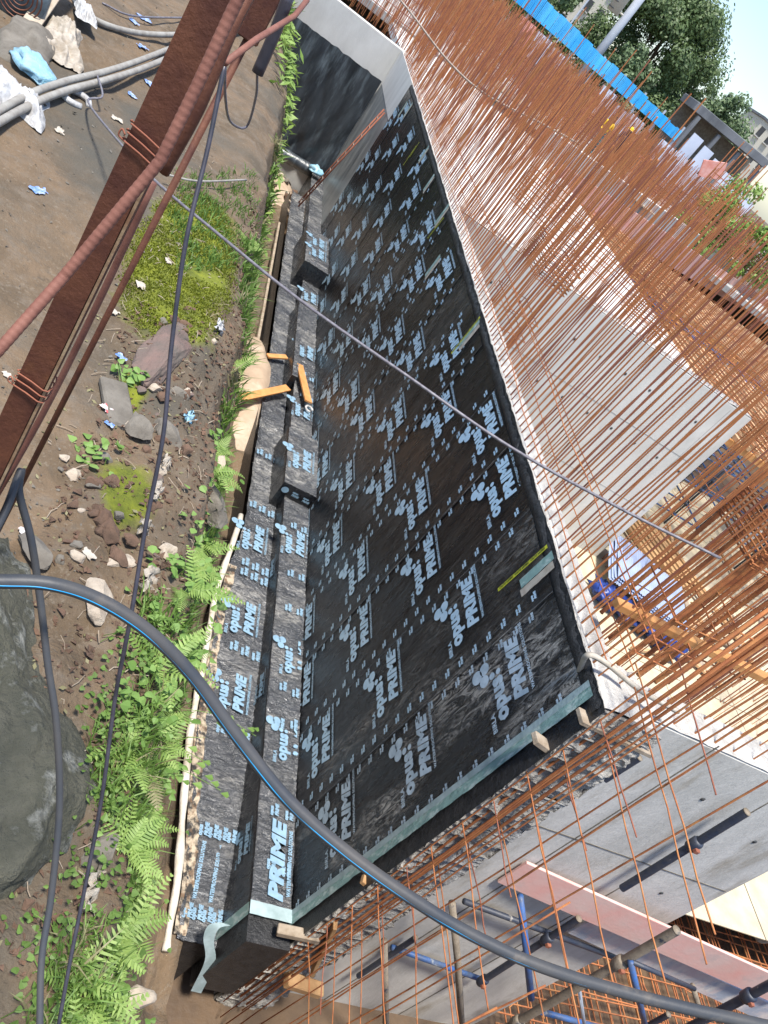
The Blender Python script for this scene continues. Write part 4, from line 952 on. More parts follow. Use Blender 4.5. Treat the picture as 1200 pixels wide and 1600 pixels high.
bend = dict(pelvis=(0, .15, .86), chest=(.32, .05, 1.08), neck=(.47, .0, 1.13), head=(.60, -.03, 1.12), lsh=(.34, -.14, 1.05), lel=(.42, -.18, .78), lha=(.52, -.14, .56), rsh=(.36, .22, 1.06), rel=(.46, .24, .80), rha=(.55, .15, .56), lhip=(-.02, .06, .82), lkn=(.04, -.04, .46), lan=(-.08, .0, .09), lto=(.06, -.05, .04), rhip=(.0, .24, .82), rkn=(.08, .26, .46), ran=(-.02, .28, .09), rto=(.12, .27, .04))
wz = -3.07
p1 = hy(932, 220, 36); person('worker in a yellow top and teal trousers standing among the bars', (p1.x, 36, -2.45), stand, 'yellow_vest', 'teal', 'skin')
p1 = hy(960, 235, 34); person('worker in a yellow helmet and dark clothes right of the one in yellow', (p1.x, 34, -2.35), stand, 'navy', 'navy', 'skin', 'yellow_vest')
p1 = hy(835, 150, 34); person('worker in tan shirt and dark trousers bending over the rebar', (p1.x, 34, -2.5), bend, 'tan', 'navy', 'skin')
st = thing('work_platform', 'thin plank platform the far workers stand on among the bars', 'platform', (9, 35, -3.1))
for k in range(8): q = MB(); q.box((9, 33.5 + .38 * k, -2.55), (9, .34, .05)); q.build('plank', 'grey_timber', st)
for k in range(4): q = MB(); q.tube([(5 + 2.6 * k, 34, -3.1), (5 + 2.6 * k, 34, -2.57)], .04, 6); q.build('leg', 'pipe_dark', st)

# ============================================================ STEEL POST, BARS, HOSES (near the camera)
def vline(px, py, y, z0, z1):
    p = hy(px, py, y); return Vector((p.x, p.y, z0)), Vector((p.x, p.y, z1))
post = thing('steel_post', 'rusty brown steel channel post standing close to the viewer', 'post', (-4.05, 1.1, -2.86))
PX, PY = hy(165, 350, 1.1).x, 1.1
vdir = Matrix.Rotation(R_(3), 3, 'X')
q = MB(); q.box((PX, PY, -1.2), (.040, .005, 3.7), Matrix.Rotation(R_(-4), 3, 'Z')); q.build('web', 'steel', post)
q = MB(); q.box((PX + .0225, PY + .033, -1.2), (.005, .06, 3.7), Matrix.Rotation(R_(-4), 3, 'Z')); q.build('flange', 'steel', post)
q = MB(); q.box((PX + .0235, PY - .004, -1.2), (.004, .004, 3.7)); q.build('worn_edge', 'steel_lip', post)
for (px, py) in ((245, 250), (50, 612)):
    c = hy(px, py, 1.1); q = MB()
    for k in range(3):
        z = c.z + .012 * k; ps = [(PX - .0225, PY - .004, z), (PX, PY - .0055, z - .003), (PX + .027, PY - .006, z - .007), (PX + .029, PY + .03, z), (PX, PY + .02, z), (PX - .0225, PY + .004, z), (PX - .0225, PY - .004, z + .004)]
        q.tube(curve(ps, 3), .0013, 6)
    a = Vector((PX - .022, PY - .004, c.z)); q.tube(curve([a, a + Vector((-.008, 0, .003)), a + Vector((-.007, 0, .012)), a + Vector((-.001, -.002, .008))], 4), .0013, 6)
    q.build('tie_wire', 'rust_red', post)
def ribbed(pts, r, name, label, m):
    P = [Vector(p) for p in pts]; ps = []; 
    for a, b in zip(P, P[1:]):
        k = max(2, int((b - a).length / .0021)); ps += [a.lerp(b, i / k) for i in range(k)]
    ps.append(P[-1]); q = MB(); q.tube(ps, [r * (1.025, 1.025, .975, .975)[i % 4] for i in range(len(ps))], 10)
    return tag(q.build(name, m, None, ps[0]), label, 'rebar')
ribbed([hy(-40, 590, .86), hy(0, 545, .88), hy(100, 432, .95), hy(250, 252, 1.0), hy(310, 130, 1.02), hy(385, -30, 1.04)], .0070, 'rebar', 'thick brown ribbed bar leaning across the steel post', 'ribbar')
ps = curve([hy(-20, 800, 1.2), hy(65, 650, 1.2), hy(150, 480, 1.2), hy(240, 285, 1.2)], 6); q = MB(); q.tube(ps, .0055, 8); tag(q.build('rebar', 'ribbar', None, ps[0]), 'thin brown rod running parallel behind the steel post', 'rebar')
ps = curve([hy(255, 270, 1.25), hy(310, 170, 1.25), hy(360, 50, 1.27), hy(395, -20, 1.3)], 6); q = MB(); q.tube(ps, .009, 8); tag(q.build('rebar', 'steel', None, ps[0]), 'dark smooth rod against the upper part of the steel post', 'rebar')
p2 = thing('steel_post', 'shorter dark brown post standing behind the rod near the top edge', 'post', (hy(398, 30, 2.5).x, 2.5, -2.86))
x2 = hy(400, 35, 2.5).x; q = MB(); q.box((x2, 2.5, -1.0 + .3), (.055, .05, 1.0 + .35 + 0), None, .004)
q = MB(); q.box((x2, 2.5, (hy(388, 62, 2.5).z + 1.2) / 2), (.06, .05, 1.2 - hy(388, 62, 2.5).z), None, .004); q.build('shaft', 'steel', p2)
q = MB(); q.tube([(x2, 2.5, hy(388, 62, 2.5).z), (x2, 2.55, -2.86)], .012, 6); q.build('stem', 'steel', p2)
ps = [hy(352, 98, 1.6), hy(400, 62, 1.8), hy(460, 25, 2.1), hy(480, 0, 2.2)]; q = MB(); q.tube(ps, .0065, 8); tag(q.build('rod', 'ribbar', None, ps[0]), 'rusty rod sloping up to the top edge from the strap knot', 'rod')
ps = [hy(452, -10, 2.1), hy(430, 50, 2.1), hy(402, 115, 2.1)]; q = MB(); q.tube(curve(ps, 5), .014, 8); tag(q.build('rod', 'cable', None, ps[0]), 'thick black bar hanging by the weeds at the top edge', 'rod')
def line(name, label, pts, r, m, cat='cable', n=8, flat=None):
    ps = curve(pts, 8); q = MB(); q.tube(ps, r, n); o = q.build(name, m, None, ps[0]); return tag(o, label, cat)
# thick water hose with its cyan stripe
hs = [hd(-60, 905, 1.55), hd(0, 908, 1.55), hd(75, 912, 1.55), hd(150, 935, 1.57), hd(230, 985, 1.6), hd(300, 1055, 1.65), hd(370, 1150, 1.7), hd(450, 1250, 1.75), hd(540, 1330, 1.8), hd(640, 1402, 1.86), hd(740, 1462, 1.93), hd(840, 1508, 2.0), hd(960, 1546, 2.1), hd(1080, 1577, 2.2), hd(1230, 1610, 2.35)]
ps = curve(hs, 8); ho = thing('water_hose', 'thick blue-black hose with a cyan stripe sagging across the foreground', 'hose', ps[0])
q = MB(); q.tube([p + Vector((0, 0, .0015 * N(i * .2, 0))) for i, p in enumerate(ps)], .0135, 14); q.build('hose_skin', 'hose', ho)
q = MB(); st_ = []
for i, p in enumerate(ps):
    tdir = (ps[min(i + 1, len(ps) - 1)] - ps[max(i - 1, 0)]).normalized(); tc_ = (CAM - p).normalized(); side = tdir.cross(tc_).normalized()
    st_.append(p + (side * .62 + tc_ * .78).normalized() * .0128)
q.tube(st_, .0014, 6); q.build('cyan_stripe', 'stripe', ho)
line('power_cable', 'flat black cable hanging down from the rod knot past the moss', [hd(352, 95, 2.3), hd(325, 230, 2.25), hd(290, 380, 2.2), hd(268, 540, 2.2), hd(255, 680, 2.2), hd(228, 820, 2.25), hd(205, 960, 2.3), hd(180, 1090, 2.45), hd(160, 1240, 2.6), hd(133, 1385, 2.75), hd(110, 1500, 2.85), hd(90, 1610, 2.95)], [.0062] * 89, 'cable')
line('power_cable', 'dark blue cable curving down from the left edge over the boulder', [hd(-10, 835, 1.6), hd(12, 790, 1.6), hd(33, 735, 1.62), hd(30, 770, 1.62), hd(48, 840, 1.65), hd(62, 930, 1.7), hd(75, 1040, 1.75), hd(88, 1130, 1.8), hd(93, 1260, 1.9), hd(80, 1400, 2.0), hd(65, 1500, 2.05), hd(62, 1620, 2.1)], [.0075] * 89, 'hose')
line('steel_cable', 'long grey cable stretched diagonally over the trench to the column cage', [hz(150, 112, -2.75), hz(160, 150, -2.7), hz(138, 160, -2.72), hz(195, 232, -2.4), hd(245, 285, 5.6), hd(340, 365, 5.2), hd(470, 470, 4.9), hd(640, 590, 4.7), hd(800, 700, 4.75), hd(980, 800, 5.0), hd(1125, 872, 5.2)], [.0095] * 81, 'cable_grey')
line('thin_wire', 'thin dark wire arcing high across the rebar thicket', [hy(600, -30, 20), hy(642, 20, 19), hy(700, 95, 18), hy(760, 148, 17), hy(850, 195, 16.5), hy(905, 225, 16)], [.02] * 41, 'rust_pale')
line('thin_wire', 'looped thin wire hanging from the rod by the dirt', [hd(352, 95, 2.3), hd(352, 150, 2.5), hd(360, 190, 2.8), hd(385, 198, 3.0), hd(400, 150, 2.8), hd(405, 100, 2.6), hd(440, 30, 2.4)], [.004] * 49, 'cable_grey')
line('thin_wire', 'short grey wire lying on the dirt above the moss', [hz(258, 272, -2.78), hz(310, 283, -2.76), hz(385, 281, -2.78)], [.010] * 17, 'hose_white')
line('water_hose', 'upper dusty white hose curving over the bare ground', [hz(-30, 190, -2.78), hz(40, 150, -2.76), hz(100, 128, -2.75), hz(165, 112, -2.75), hz(225, 92, -2.76), hz(300, 62, -2.76)], [.032] * 41, 'hose_white', 'hose')
line('water_hose', 'lower dusty white hose lying against its twin', [hz(-30, 208, -2.78), hz(40, 168, -2.78), hz(100, 143, -2.77), hz(170, 124, -2.77), hz(230, 104, -2.77), hz(300, 74, -2.77)], [.032] * 41, 'hose_white', 'hose')
line('water_hose', 'brownish grey hose bending down from the top edge behind the sack', [hz(112, -10, -2.76), hz(130, 18, -2.76), hz(175, 42, -2.76), hz(240, 54, -2.76), hz(320, 52, -2.76), hz(380, 45, -2.76), hz(390, 20, -2.76)], [.034] * 49, 'hose_white', 'hose')
line('thin_wire', 'thin wire lying straight across the ground near the top edge', [hz(160, 5, -2.78), hz(210, 25, -2.78), hz(300, 28, -2.78)], [.012] * 17, 'cable_grey')

# ============================================================ LITTER, SACKS, MOTOR at top left
def ground_at(px, py, z=-2.82):
    p = hz(px, py, z)
    for _ in range(3): p = hz(px, py, bank_z(p.x, p.y))
    return p
def crumpled(c, lx, ly, h, rot, seed, name, m, label, cat):
    q = MB(); rt = Matrix.Rotation(rot, 3, 'Z'); c = Vector(c)
    def f(u, v):
        a, b = u - .5, v - .5; ex = 1 + .35 * N(v * 2.5, seed, 0, 1); ey = 1 + .35 * N(u * 2.5, seed, 5, 1); e = max(0, 1 - (2 * max(abs(a), abs(b))) ** 3)
        z = h * e * (.45 + .5 * N(u * 2, v * 2, seed, 1)) + .35 * h * (1 - abs(N(u * 4, v * 4, seed, 1.2)) * 2.2) * (.3 + .7 * e) + .10 * h * N(u * 14, v * 14, seed, 1)
        return c + rt @ Vector((a * lx * ex, b * ly * ey, max(.015, z)))
    q.grid(f, 40, 40, flip=True); return tag(q.build(name, m, None, c), label, cat)
g = ground_at(92, 70); crumpled(g, .42, 1.05, .22, R_(14), 1, 'woven_sack', 'sack', 'dirty white woven sack slumped over the white hoses', 'sack')
g = ground_at(22, 160); crumpled(g, .50, .62, .20, R_(10), 3, 'plastic_bag', 'white_plastic', 'crumpled white plastic bag at the left edge on the hoses', 'bag')
g = ground_at(126, 38); crumpled(g + Vector((0, 0, .1)), .20, .50, .14, R_(20), 5, 'plastic_bag', 'white_plastic', 'small white bag beside the sack at the top edge', 'bag')
g = ground_at(50, 75); tag(blob(g + Vector((-.05, 0, -.02)), .26, .75, .16, 6, .4, R_(8)).build('mud_block', 'rock_grey', None, g), 'mud-caked block under the woven sack', 'block')
g = ground_at(48, 115); tag(blob(g + Vector((0, 0, .06)), .16, .26, .10, 7, .5, .6).build('plastic_bottle', 'clear_blue', None, g), 'crushed pale blue plastic bottle between bag and sack', 'bottle')
g = ground_at(118, 157); q = MB(); q.tube(curve([g + Vector((.12 * math.cos(a), .16 * math.sin(a), .02)) for a in [k * .9 for k in range(7)]], 4), .03, 6); tag(q.build('plastic_strip', 'white_plastic', None, g), 'twisted loop of white plastic strip below the hoses', 'strip')
g = ground_at(15, 30); mo = thing('pump_motor', 'blue-grey pump motor with a round fan grille at the corner', 'motor', g)
q = MB(); q.tube([g + Vector((-.1, .9, .22)), g + Vector((.0, .1, .22))], .24, 20); q.build('casing', 'motor', mo)
q = MB()
for k in range(5): r = .04 + .04 * k; q.tube([g + Vector((.0 + r * math.cos(a), .085, .22 + r * math.sin(a))) for a in [j * .3142 for j in range(21)]], .007, 4)
q.build('fan_grille', 'steel', mo); q = MB(); q.box(g + Vector((-.05, .5, .0)), (.4, .5, .06), None, .01); q.build('foot_plate', 'steel', mo)
g = ground_at(40, 20); plank('timber_board', 'pale board leaning between the motor and the sack', g + Vector((.1, .9, .5)), g + Vector((.15, -.4, .05)), .16, .03, 'stone_pale', 'board')
lit = [(60, 300, 'blue_litter', 'small blue wrapper alone on the bare dirt left of the post'), (188, 560, 'blue_litter', 'bright blue crushed wrapper on the dark soil'), (178, 490, 'paper', 'torn white paper scrap above the blue wrapper'),
       (219, 448, 'paper', 'little cream card lying on the moss'), (262, 410, 'paper', 'tiny cream card at the upper part of the moss'), (165, 640, 'red_litter', 'white and red sachet on the flat stone'), (170, 665, 'blue_litter', 'white and blue sachet on the flat stone'),
       (205, 150, 'blue_litter', 'blue and white scrap right of the hoses'), (232, 132, 'blue_litter', 'blue scrap beside the steel post'), (222, 75, 'blue_litter', 'faded wrapper between the grey hoses'), (208, 35, 'blue_litter', 'blue wrapper near the top edge'), (225, 31, 'blue_litter', 'second blue wrapper beside the one near the top edge'),
       (182, 188, 'paper', 'cream scrap under the hoses'), (93, 206, 'paper', 'tan cardboard scrap at the upper left'), (48, 182, 'paper', 'pale scrap right under the white bag'), (10, 588, 'paper', 'pale wood splinter at the left edge'), (40, 838, 'red_litter', 'red and white sachet beside the grey stone'), (137, 868, 'paper', 'white torn paper on the clods')]
for px, py, m, lb in lit:
    g = ground_at(px, py); s = .042 * ((g - CAM).length / 6) * rnd(.7, 1.3); rt = Matrix.Rotation(rnd(0, 3), 3, 'Z'); q = MB()
    q.grid(lambda u, v: g + rt @ Vector(((u - .5) * 2.2 * s * (1 + .5 * N(v * 2, px, 0, 1)) + .2 * s * N(u * 2, v * 2, py, 1.3), (v - .5) * 1.4 * s * (1 + .9 * N(u * 3, py, 4, 1)), .012 + .35 * s * abs(N(u * 3, v * 3, px, 1.3)))), 9, 7, flip=True)
    tag(q.build('litter_scrap', m, None, g), lb, 'litter')
# scattered tiny litter and pebbles
q = MB()
for k in range(420):
    px = rnd(0, 380); py = rnd(0, 900)
    if px > 360 - .1 * py: continue
    g = ground_at(px, py)
    if g.x > edge_x(g.y) + .1 or g.y > 26: continue
    s = rnd(.006, .022) * max(.5, (g - CAM).length / 8); v = [Vector((rnd(-1, 1), rnd(-1, 1), rnd(0, 1))) * s + g for _ in range(5)]
    q.add(v, [(0, 1, 2), (0, 2, 3), (0, 3, 4), (0, 4, 1), (1, 2, 3, 4)])
tag(q.build('gravel_scatter', 'rock_grey'), 'fine pebbles and crumbs scattered over the bare dirt', 'gravel', kind='stuff')

# ============================================================ ROCKS AND RUBBLE ON THE BANK EDGE
def rock(c, sx, sy, sz, seed, m, label, name='stone', amp=.35, rot=0, cat='stone', grp=None, n=18):
    bm = bmesh.new(); bmesh.ops.create_icosphere(bm, subdivisions=6 if n > 20 else 3, radius=1)
    rt = Matrix.Rotation(rot, 3, 'Z'); rs = random.Random(seed); cuts = [(Vector((rs.uniform(-1, 1), rs.uniform(-1, 1), rs.uniform(-.6, 1))).normalized(), rs.uniform(.42, .8)) for _ in range(14)]
    for v in bm.verts:
        d = v.co.copy()
        for nn, h in cuts:
            e = d.dot(nn) - h
            if e > 0: d -= nn * e * (1.0 if n <= 20 else .9)
        d *= 1 + amp * .35 * N(d.x, d.y, d.z + seed, 2.2) + amp * .12 * N(d.x, d.y, d.z + seed, 7) - (amp * .22 * max(0, 1 - abs(N(d.x, d.y, d.z + seed, 3.1)) * 9) * .35 if n > 20 else 0) + (amp * .07 * N(d.x, d.y, d.z + seed, 19) if n > 20 else 0); v.co = rt @ Vector((d.x * sx, d.y * sy, d.z * sz))
    me = bpy.data.meshes.new(name); bm.to_mesh(me); bm.free(); me.materials.append(M[m] if isinstance(m, str) else m)
    for f in me.polygons: f.use_smooth = n > 20
    o = bpy.data.objects.new(name, me); S.collection.objects.link(o); o.location = c; return tag(o, label, cat, grp)
g = hz(64, 1180, -2.62); rock(g + Vector((-.18, .05, -.30)), .60, 1.15, .46, 4, 'rock', 'huge grey mossy boulder filling the lower left corner', 'boulder', .5, .1, 'boulder', n=30)
g = ground_at(265, 545); rock(g + Vector((0, 0, .0)), .20, .62, .13, 8, 'rock_pink', 'large pinkish flat rock below the moss', 'flat_rock', .35, -.2, 'rock', n=30)
g = ground_at(185, 640); q = MB(); q.box(g + Vector((-.02, 0, .03)), (.17, .42, .05), Matrix.Rotation(.35, 3, 'Z'), .012); tag(q.build('stone_slab', 'rock_grey', None, g), 'flat grey stone slab with sachets lying on it', 'slab')
named = [(55, 868, .09, 'rock_grey', 'rounded grey stone above the hose at the left'), (215, 670, .10, 'rock_grey', 'brown stone beside the grey stone slab'), (262, 680, .11, 'rock_grey', 'dark grey stone behind the hanging cable'), (225, 562, .045, 'stone_pale', 'small pale stone on the pinkish rock'), (240, 558, .04, 'stone_pale', 'little beige chip on the pinkish rock'),
         (328, 790, .16, 'rock_grey', 'brown rock among the weeds left of the muddy water'), (150, 940, .10, 'stone_pale', 'pale broken brick above the hose'), (188, 880, .07, 'stone_pale', 'tan chip of stone near the clods'), (340, 730, .09, 'stone_pale', 'cream round stone at the weed edge'), (155, 1330, .08, 'rock_grey', 'grey stone between the two dark cables'), (215, 1560, .07, 'stone_pale', 'tan rock at the bottom by the ferns'), (160, 815, .08, 'mud_red', 'reddish brown stone in the rubble')]
for i, (px, py, s, m, lb) in enumerate(named):
    g = ground_at(px, py, -3.0); s *= .9; rock(g + Vector((0, 0, s * .2)), s, s * 1.5, s * .7, i + 20, m, lb, rot=rnd(0, 3))
for i in range(110):
    px = rnd(90, 340); py = rnd(600, 900) if i < 60 else rnd(480, 760)
    if px > 430 - .17 * py or (px < 200 and py < 700): continue
    g = ground_at(px, py, -3.0); s = rnd(.012, .05) * (1 if rnd(0, 1) < .8 else 1.6)
    rock(g + Vector((0, 0, s * .3)), s, s * rnd(1, 1.5), s * .8, i + 60, random.choice(['mud_red', 'mud_red', 'mud_red', 'rock_grey', 'rock_pink', 'stone_pale']), 'small broken clod in the rubble along the bank edge', 'clod', grp='clods in the rubble', rot=rnd(0, 3), cat='clod')
q = MB()
for k in range(6000):
    y = rnd(1.0, 8.5); u = rnd(-.75, .5); x = edge_x(y) + u
    if y > 5.4 and u < -.15: continue
    g = Vector((x, y, bank_z(x, y))); s = rnd(.005, .022) * (1.6 if rnd(0, 1) < .08 else 1); v = [Vector((rnd(-1, 1), rnd(-1, 1), rnd(-.2, 1))) * s + g for _ in range(6)]
    q.add(v, [(0, 1, 2), (0, 2, 3), (0, 3, 4), (0, 4, 1), (1, 2, 5), (2, 3, 5), (3, 4, 5), (4, 1, 5)])
tag(q.build('soil_crumbs', 'mud_red'), 'crumbly reddish soil and small rubble along the bank edge', 'soil', kind='stuff')
q = MB()
for k in range(420):
    y = rnd(.9, 9); u = rnd(-.9, .35); x = edge_x(y) + u
    g = Vector((x, y, bank_z(x, y) + .012)); a = rnd(0, 3.14); L = rnd(.02, .09); d = Vector((math.cos(a), math.sin(a), rnd(-.1, .4))) * L
    q.tube([g, g + d * .5 + Vector((lean(.01), lean(.01), .005)), g + d], rnd(.0012, .003), 4)
tag(q.build('dry_twigs', 'grey_timber'), 'dry twigs and splinters strewn over the rubble', 'twigs', kind='stuff')
q = MB()
for k in range(900):
    y = rnd(.9, 8); u = rnd(-.95, .3); x = edge_x(y) + u; g = Vector((x, y, bank_z(x, y) + .008)); s_ = rnd(.006, .02); a = rnd(0, 6.28); e = Vector((math.cos(a), math.sin(a), lean(.4))) * s_; f = Vector((-math.sin(a), math.cos(a), lean(.4))) * s_ * .5
    q.add([g - e, g - f, g + e, g + f], [(0, 1, 2, 3)])
tag(q.build('leaf_litter', 'grass_dry'), 'dead leaves and small scraps lying over the soil', 'leaf litter', kind='stuff')
# torn sacking hanging over the edge
for i, (px, py, L, lb, m) in enumerate(((250, 770, .55, 'torn white sacking draped down the bank behind the cable', 'sack'), (228, 830, .4, 'ragged strip of white cloth hanging left of the sacking', 'sack'), (345, 515, .5, 'frayed grey plastic caught in the weeds by the trench', 'white_plastic'), (390, 475, .4, 'white plastic shreds on the bank above the ledge', 'white_plastic'), (150, 1385, .5, 'lumpy white cloth caught under the ferns', 'sack'), (262, 730, .35, 'knotted white rag half buried in the rubble', 'sack'), (238, 905, .5, 'long ragged white sacking beside the hanging cable', 'sack'), (298, 660, .3, 'pale blue rag sticking out of the rubble', 'clear_blue'))):
    g = ground_at(px, py, -3.1); q = MB(); w_ = L * .3
    q.grid(lambda u, v: g + Vector((-.05 + .25 * L * u + .04 * N(u * 5, v * 5, i, 1), (v - .5) * w_ * (1 + .5 * N(u * 4, 0, i, 1)) + .25 * L * (u - .5), .06 - .5 * L * u * u + .06 * N(u * 6, v * 6, i + 3, 1))), 16, 10, flip=True)
    tag(q.build('torn_cloth', m, None, g), lb, 'cloth')

# ============================================================ TRENCH: sand, mud, planks, ladder, roll
def mound(name, label, cx, cy, rx, ry, z, h, m, seed):
    q = MB()
    def f(u, v):
        a = u * 6.2832; r = v; k = 1 + .25 * N(math.cos(a), math.sin(a), seed, 1.3); x = cx + rx * r * k * math.cos(a); y = cy + ry * r * k * math.sin(a)
        return Vector((x, y, z + h * (1 - r ** 2) + .04 * N(x, y, seed, 4) * (1 - r)))
    q.grid(f, 40, 14, flip=True); return tag(q.build(name, m, None, (cx, cy, z)), label, 'mound')
mound('sand_mound', 'pale sand heap with orange offcuts beside the ledge', -1.12, 13.6, .66, 2.3, -8.05, .78, 'sand', 2)
mound('sand_mound', 'small sand bank covered in stones at the far end of the trench', -1.35, 25.6, .95, 1.7, -8.1, .45, 'sand', 5)
q = MB(); q.grid(lambda u, v: Vector((-1.9 + 1.5 * u, 7.0 + 4.5 * v, -8.12 + .02 * N(u * 4, v * 4, 0, 1))), 14, 20, flip=True); tag(q.build('muddy_water', 'mud'), kind='structure')
for i in range(30):
    s = rnd(.05, .14); rock((rnd(-1.9, -.7), rnd(24.6, 26.3), -7.68 + rnd(-.1, .05)), s, s * 1.3, s, i + 200, random.choice(['rock_grey', 'mud_red', 'stone_pale']), 'broken stone strewn on the far sand bank', 'stone', grp='stones on the far sand bank')
def board_z(px0, py0, px1, py1, z, wd, label):
    return plank('timber_offcut', label, hz(px0, py0, z), hz(px1, py1, z + .05), wd, .04, 'orange_timber')
board_z(374, 622, 450, 606, -7.25, .16, 'orange timber offcut lying across the sand heap')
board_z(468, 570, 482, 628, -7.02, .15, 'orange timber offcut lying on the membrane ledge')
board_z(418, 556, 448, 558, -7.30, .12, 'small orange offcut at the far side of the sand heap')
g = hz(482, 640, -7.08); q = MB(); q.tube([g + Vector((.07 * math.cos(a), .09 * math.sin(a), .02)) for a in [k * .5 for k in range(11)]], .022, 6); tag(q.build('plastic_ring', 'white_plastic', None, g), 'small white plastic ring on the ledge by the offcut', 'ring')
lad = thing('ladder', 'thin rusty ladder leaning on the far end bay of the wall', 'ladder', hz(452, 338, -7.8))
A1 = hz(452, 338, -7.8); B1 = hx(601, 176, -.08); dy = Vector((.0, .34, -.0))
for k in (0, 1): q = MB(); q.tube([A1 + dy * k, B1 + dy * k], .024, 6); q.build('rail', 'rust_red', lad)
for k in range(12): p = A1.lerp(B1, (k + .6) / 12.4); q = MB(); q.tube([p - dy * .05, p + dy * 1.05], .013, 6); q.build('rung', 'rust_pale', lad)
A1 = hy(428, 232, 26.2); B1 = hy(488, 268, 26.2); q = MB(); q.tube(curve([A1 + Vector((-.1, 0, 0)), A1.lerp(B1, .5), B1], 6), .19, 14); tag(q.build('fabric_roll', 'black_plastic', None, A1), 'long grey-black roll of plastic at the foot of the return wall', 'roll')
g = hy(494, 268, 26.0); tag(blob(g, .25, .2, .16, 9, .5).build('plastic_bundle', 'clear_blue', None, g), 'crumpled silvery bundle at the end of the roll', 'bundle')
q = MB(); g = hz(405, 270, -7.6); q.tube(curve([g, g + Vector((.25, -1.2, .1)), g + Vector((.3, -2.2, .2))], 5), .22, 12); tag(q.build('fabric_roll', 'conc_grey', None, g), 'grey drain pipe half buried beside the far sand bank', 'pipe')
plank('timber_batten', 'brown edging batten along the far footing', (-1.06, 15.5, -7.85), (-1.02, 22.5, -7.8), .06, .10, 'grey_timber')

# ============================================================ PLANTS
def frond(mb, base, d, L, w_, droop=.5, nseg=12, lw=.012):
    d = Vector(d).normalized(); side = d.cross(Vector((0, 0, 1))); side = side.normalized() if side.length > .05 else Vector((1, 0, 0)); p = Vector(base); pts = []
    for k in range(nseg + 1):
        pts.append(p.copy()); dd = (d + Vector((0, 0, -droop * (k / nseg) ** 1.3))).normalized(); p = p + dd * (L / nseg)
    mb.tube(pts, [.003 * (1 - .8 * k / nseg) for k in range(nseg + 1)], 3, False)
    for k in range(1, nseg + 1):
        t = k / nseg; ll = w_ * math.sin(math.pi * min(1, .12 + .88 * t) ** .8) * (1 - .3 * t) + .01; f = (pts[k] - pts[k - 1]).normalized()
        for s in (-1, 1):
            tip = pts[k] + side * s * ll + f * ll * .45 + Vector((0, 0, -.12 * ll)); a = pts[k] - f * lw; b = pts[k] + f * lw; m1 = pts[k].lerp(tip, .55)
            mb.add([a, m1 - f * lw * .9, tip, m1 + f * lw * .9, b], [(0, 1, 2, 3, 4)])
def fern(c, n, L, name, label, grp=None, w_=.07, m='fern', up=.5):
    q = MB()
    for k in range(n):
        a = rnd(0, 6.28); d = Vector((math.cos(a) + .1, math.sin(a), up + rnd(-.1, .6))); frond(q, Vector(c) + Vector((rnd(-.04, .04), rnd(-.04, .04), 0)), d, L * rnd(.6, 1.15), w_ * rnd(.7, 1.2), rnd(.5, 1.3), 13, L * .022)
    return tag(q.build(name, m, None, c), label, 'fern', grp)
def leafy(c, n, spread, ls, label, grp=None, m='creeper', name='creeper', cat='creeper', h=.25):
    q = MB(); c = Vector(c)
    for k in range(n):
        p = c + Vector((random.gauss(0, spread), random.gauss(0, spread), abs(random.gauss(0, h)))); zz = bank_z(p.x, p.y)
        if p.z < zz: p.z = zz + rnd(.01, .08)
        s = ls * rnd(.6, 1.3); nn = Vector((rnd(-.6, .6), rnd(-.6, .6), 1)).normalized(); u = nn.cross(Vector((rnd(-1, 1), rnd(-1, 1), .1))).normalized(); v = nn.cross(u)
        outline = [(-.1, 0), (.0, .42), (.3, .5), (.7, .25), (1.0, 0), (.7, -.25), (.3, -.5), (.0, -.42)]
        q.add([p] + [p + u * s * a + v * s * b - nn * s * .25 * abs(b) for a, b in outline], [(0, i, i + 1) for i in range(1, 8)] + [(0, 8, 1)])
        if k % 3 == 0: q.tube([p, p + Vector((rnd(-.1, .1), rnd(-.1, .1), -rnd(.05, .2)))], .002, 3, False)
    return tag(q.build(name, m, None, c), label, cat, grp)
def tuft(q, c, n, L, w_=.004):
    for k in range(n):
        a = rnd(0, 6.28); o_ = Vector((rnd(-.06, .06), rnd(-.06, .06), 0)); d = Vector((math.cos(a) * rnd(.1, .8), math.sin(a) * rnd(.1, .8), 1)).normalized(); p = Vector(c) + o_; s = d.cross(Vector((rnd(-1, 1), rnd(-1, 1), .3))).normalized() * w_; l = L * rnd(.5, 1.2)
        m1 = p + d * l * .55; tp = p + d * l + Vector((d.x, d.y, -.5)) * l * .35; q.add([p - s, p + s, m1 + s * .8, m1 - s * .8, tp], [(0, 1, 2, 3), (3, 2, 4)])
def onbank(y, u): x = edge_x(y) + u; return Vector((x, y, bank_z(x, y)))
spots = [(1.05, -.05), (1.3, .2), (1.55, 0), (1.75, .25), (1.95, .05), (2.2, .25), (1.2, .4), (2.4, .0), (1.5, .45), (2.0, .5), (2.65, .2), (1.0, .25), (.85, -.02), (.95, .5), (2.9, .1), (1.75, .6)]
for k, (y, u) in enumerate(spots):
    if k % 6 == 4: fern(onbank(y, u * .6), 6, .24, 'fern_plant', 'withered straw coloured fern among the green ones', 'withered ferns', .045, 'grass_dry', .2)
    fern(onbank(y, u * .6 - .06), 12 - k % 5, .27 * rnd(.7, 1.15), 'fern_plant', 'bright green fern arching over the bank edge at the lower left', 'ferns over the lower left bank edge', .05 * rnd(.7, 1.2))
for k, (y, u) in enumerate([(3.3, .2), (3.7, .35), (4.1, .15), (2.5, .55), (3.0, .5), (4.6, .3), (5.6, .2), (7.4, .05)]):
    fern(onbank(y, u * .6 - .05), 8, .22, 'fern_plant', 'small fern in the weeds further along the bank edge', 'small ferns along the bank edge', .045)
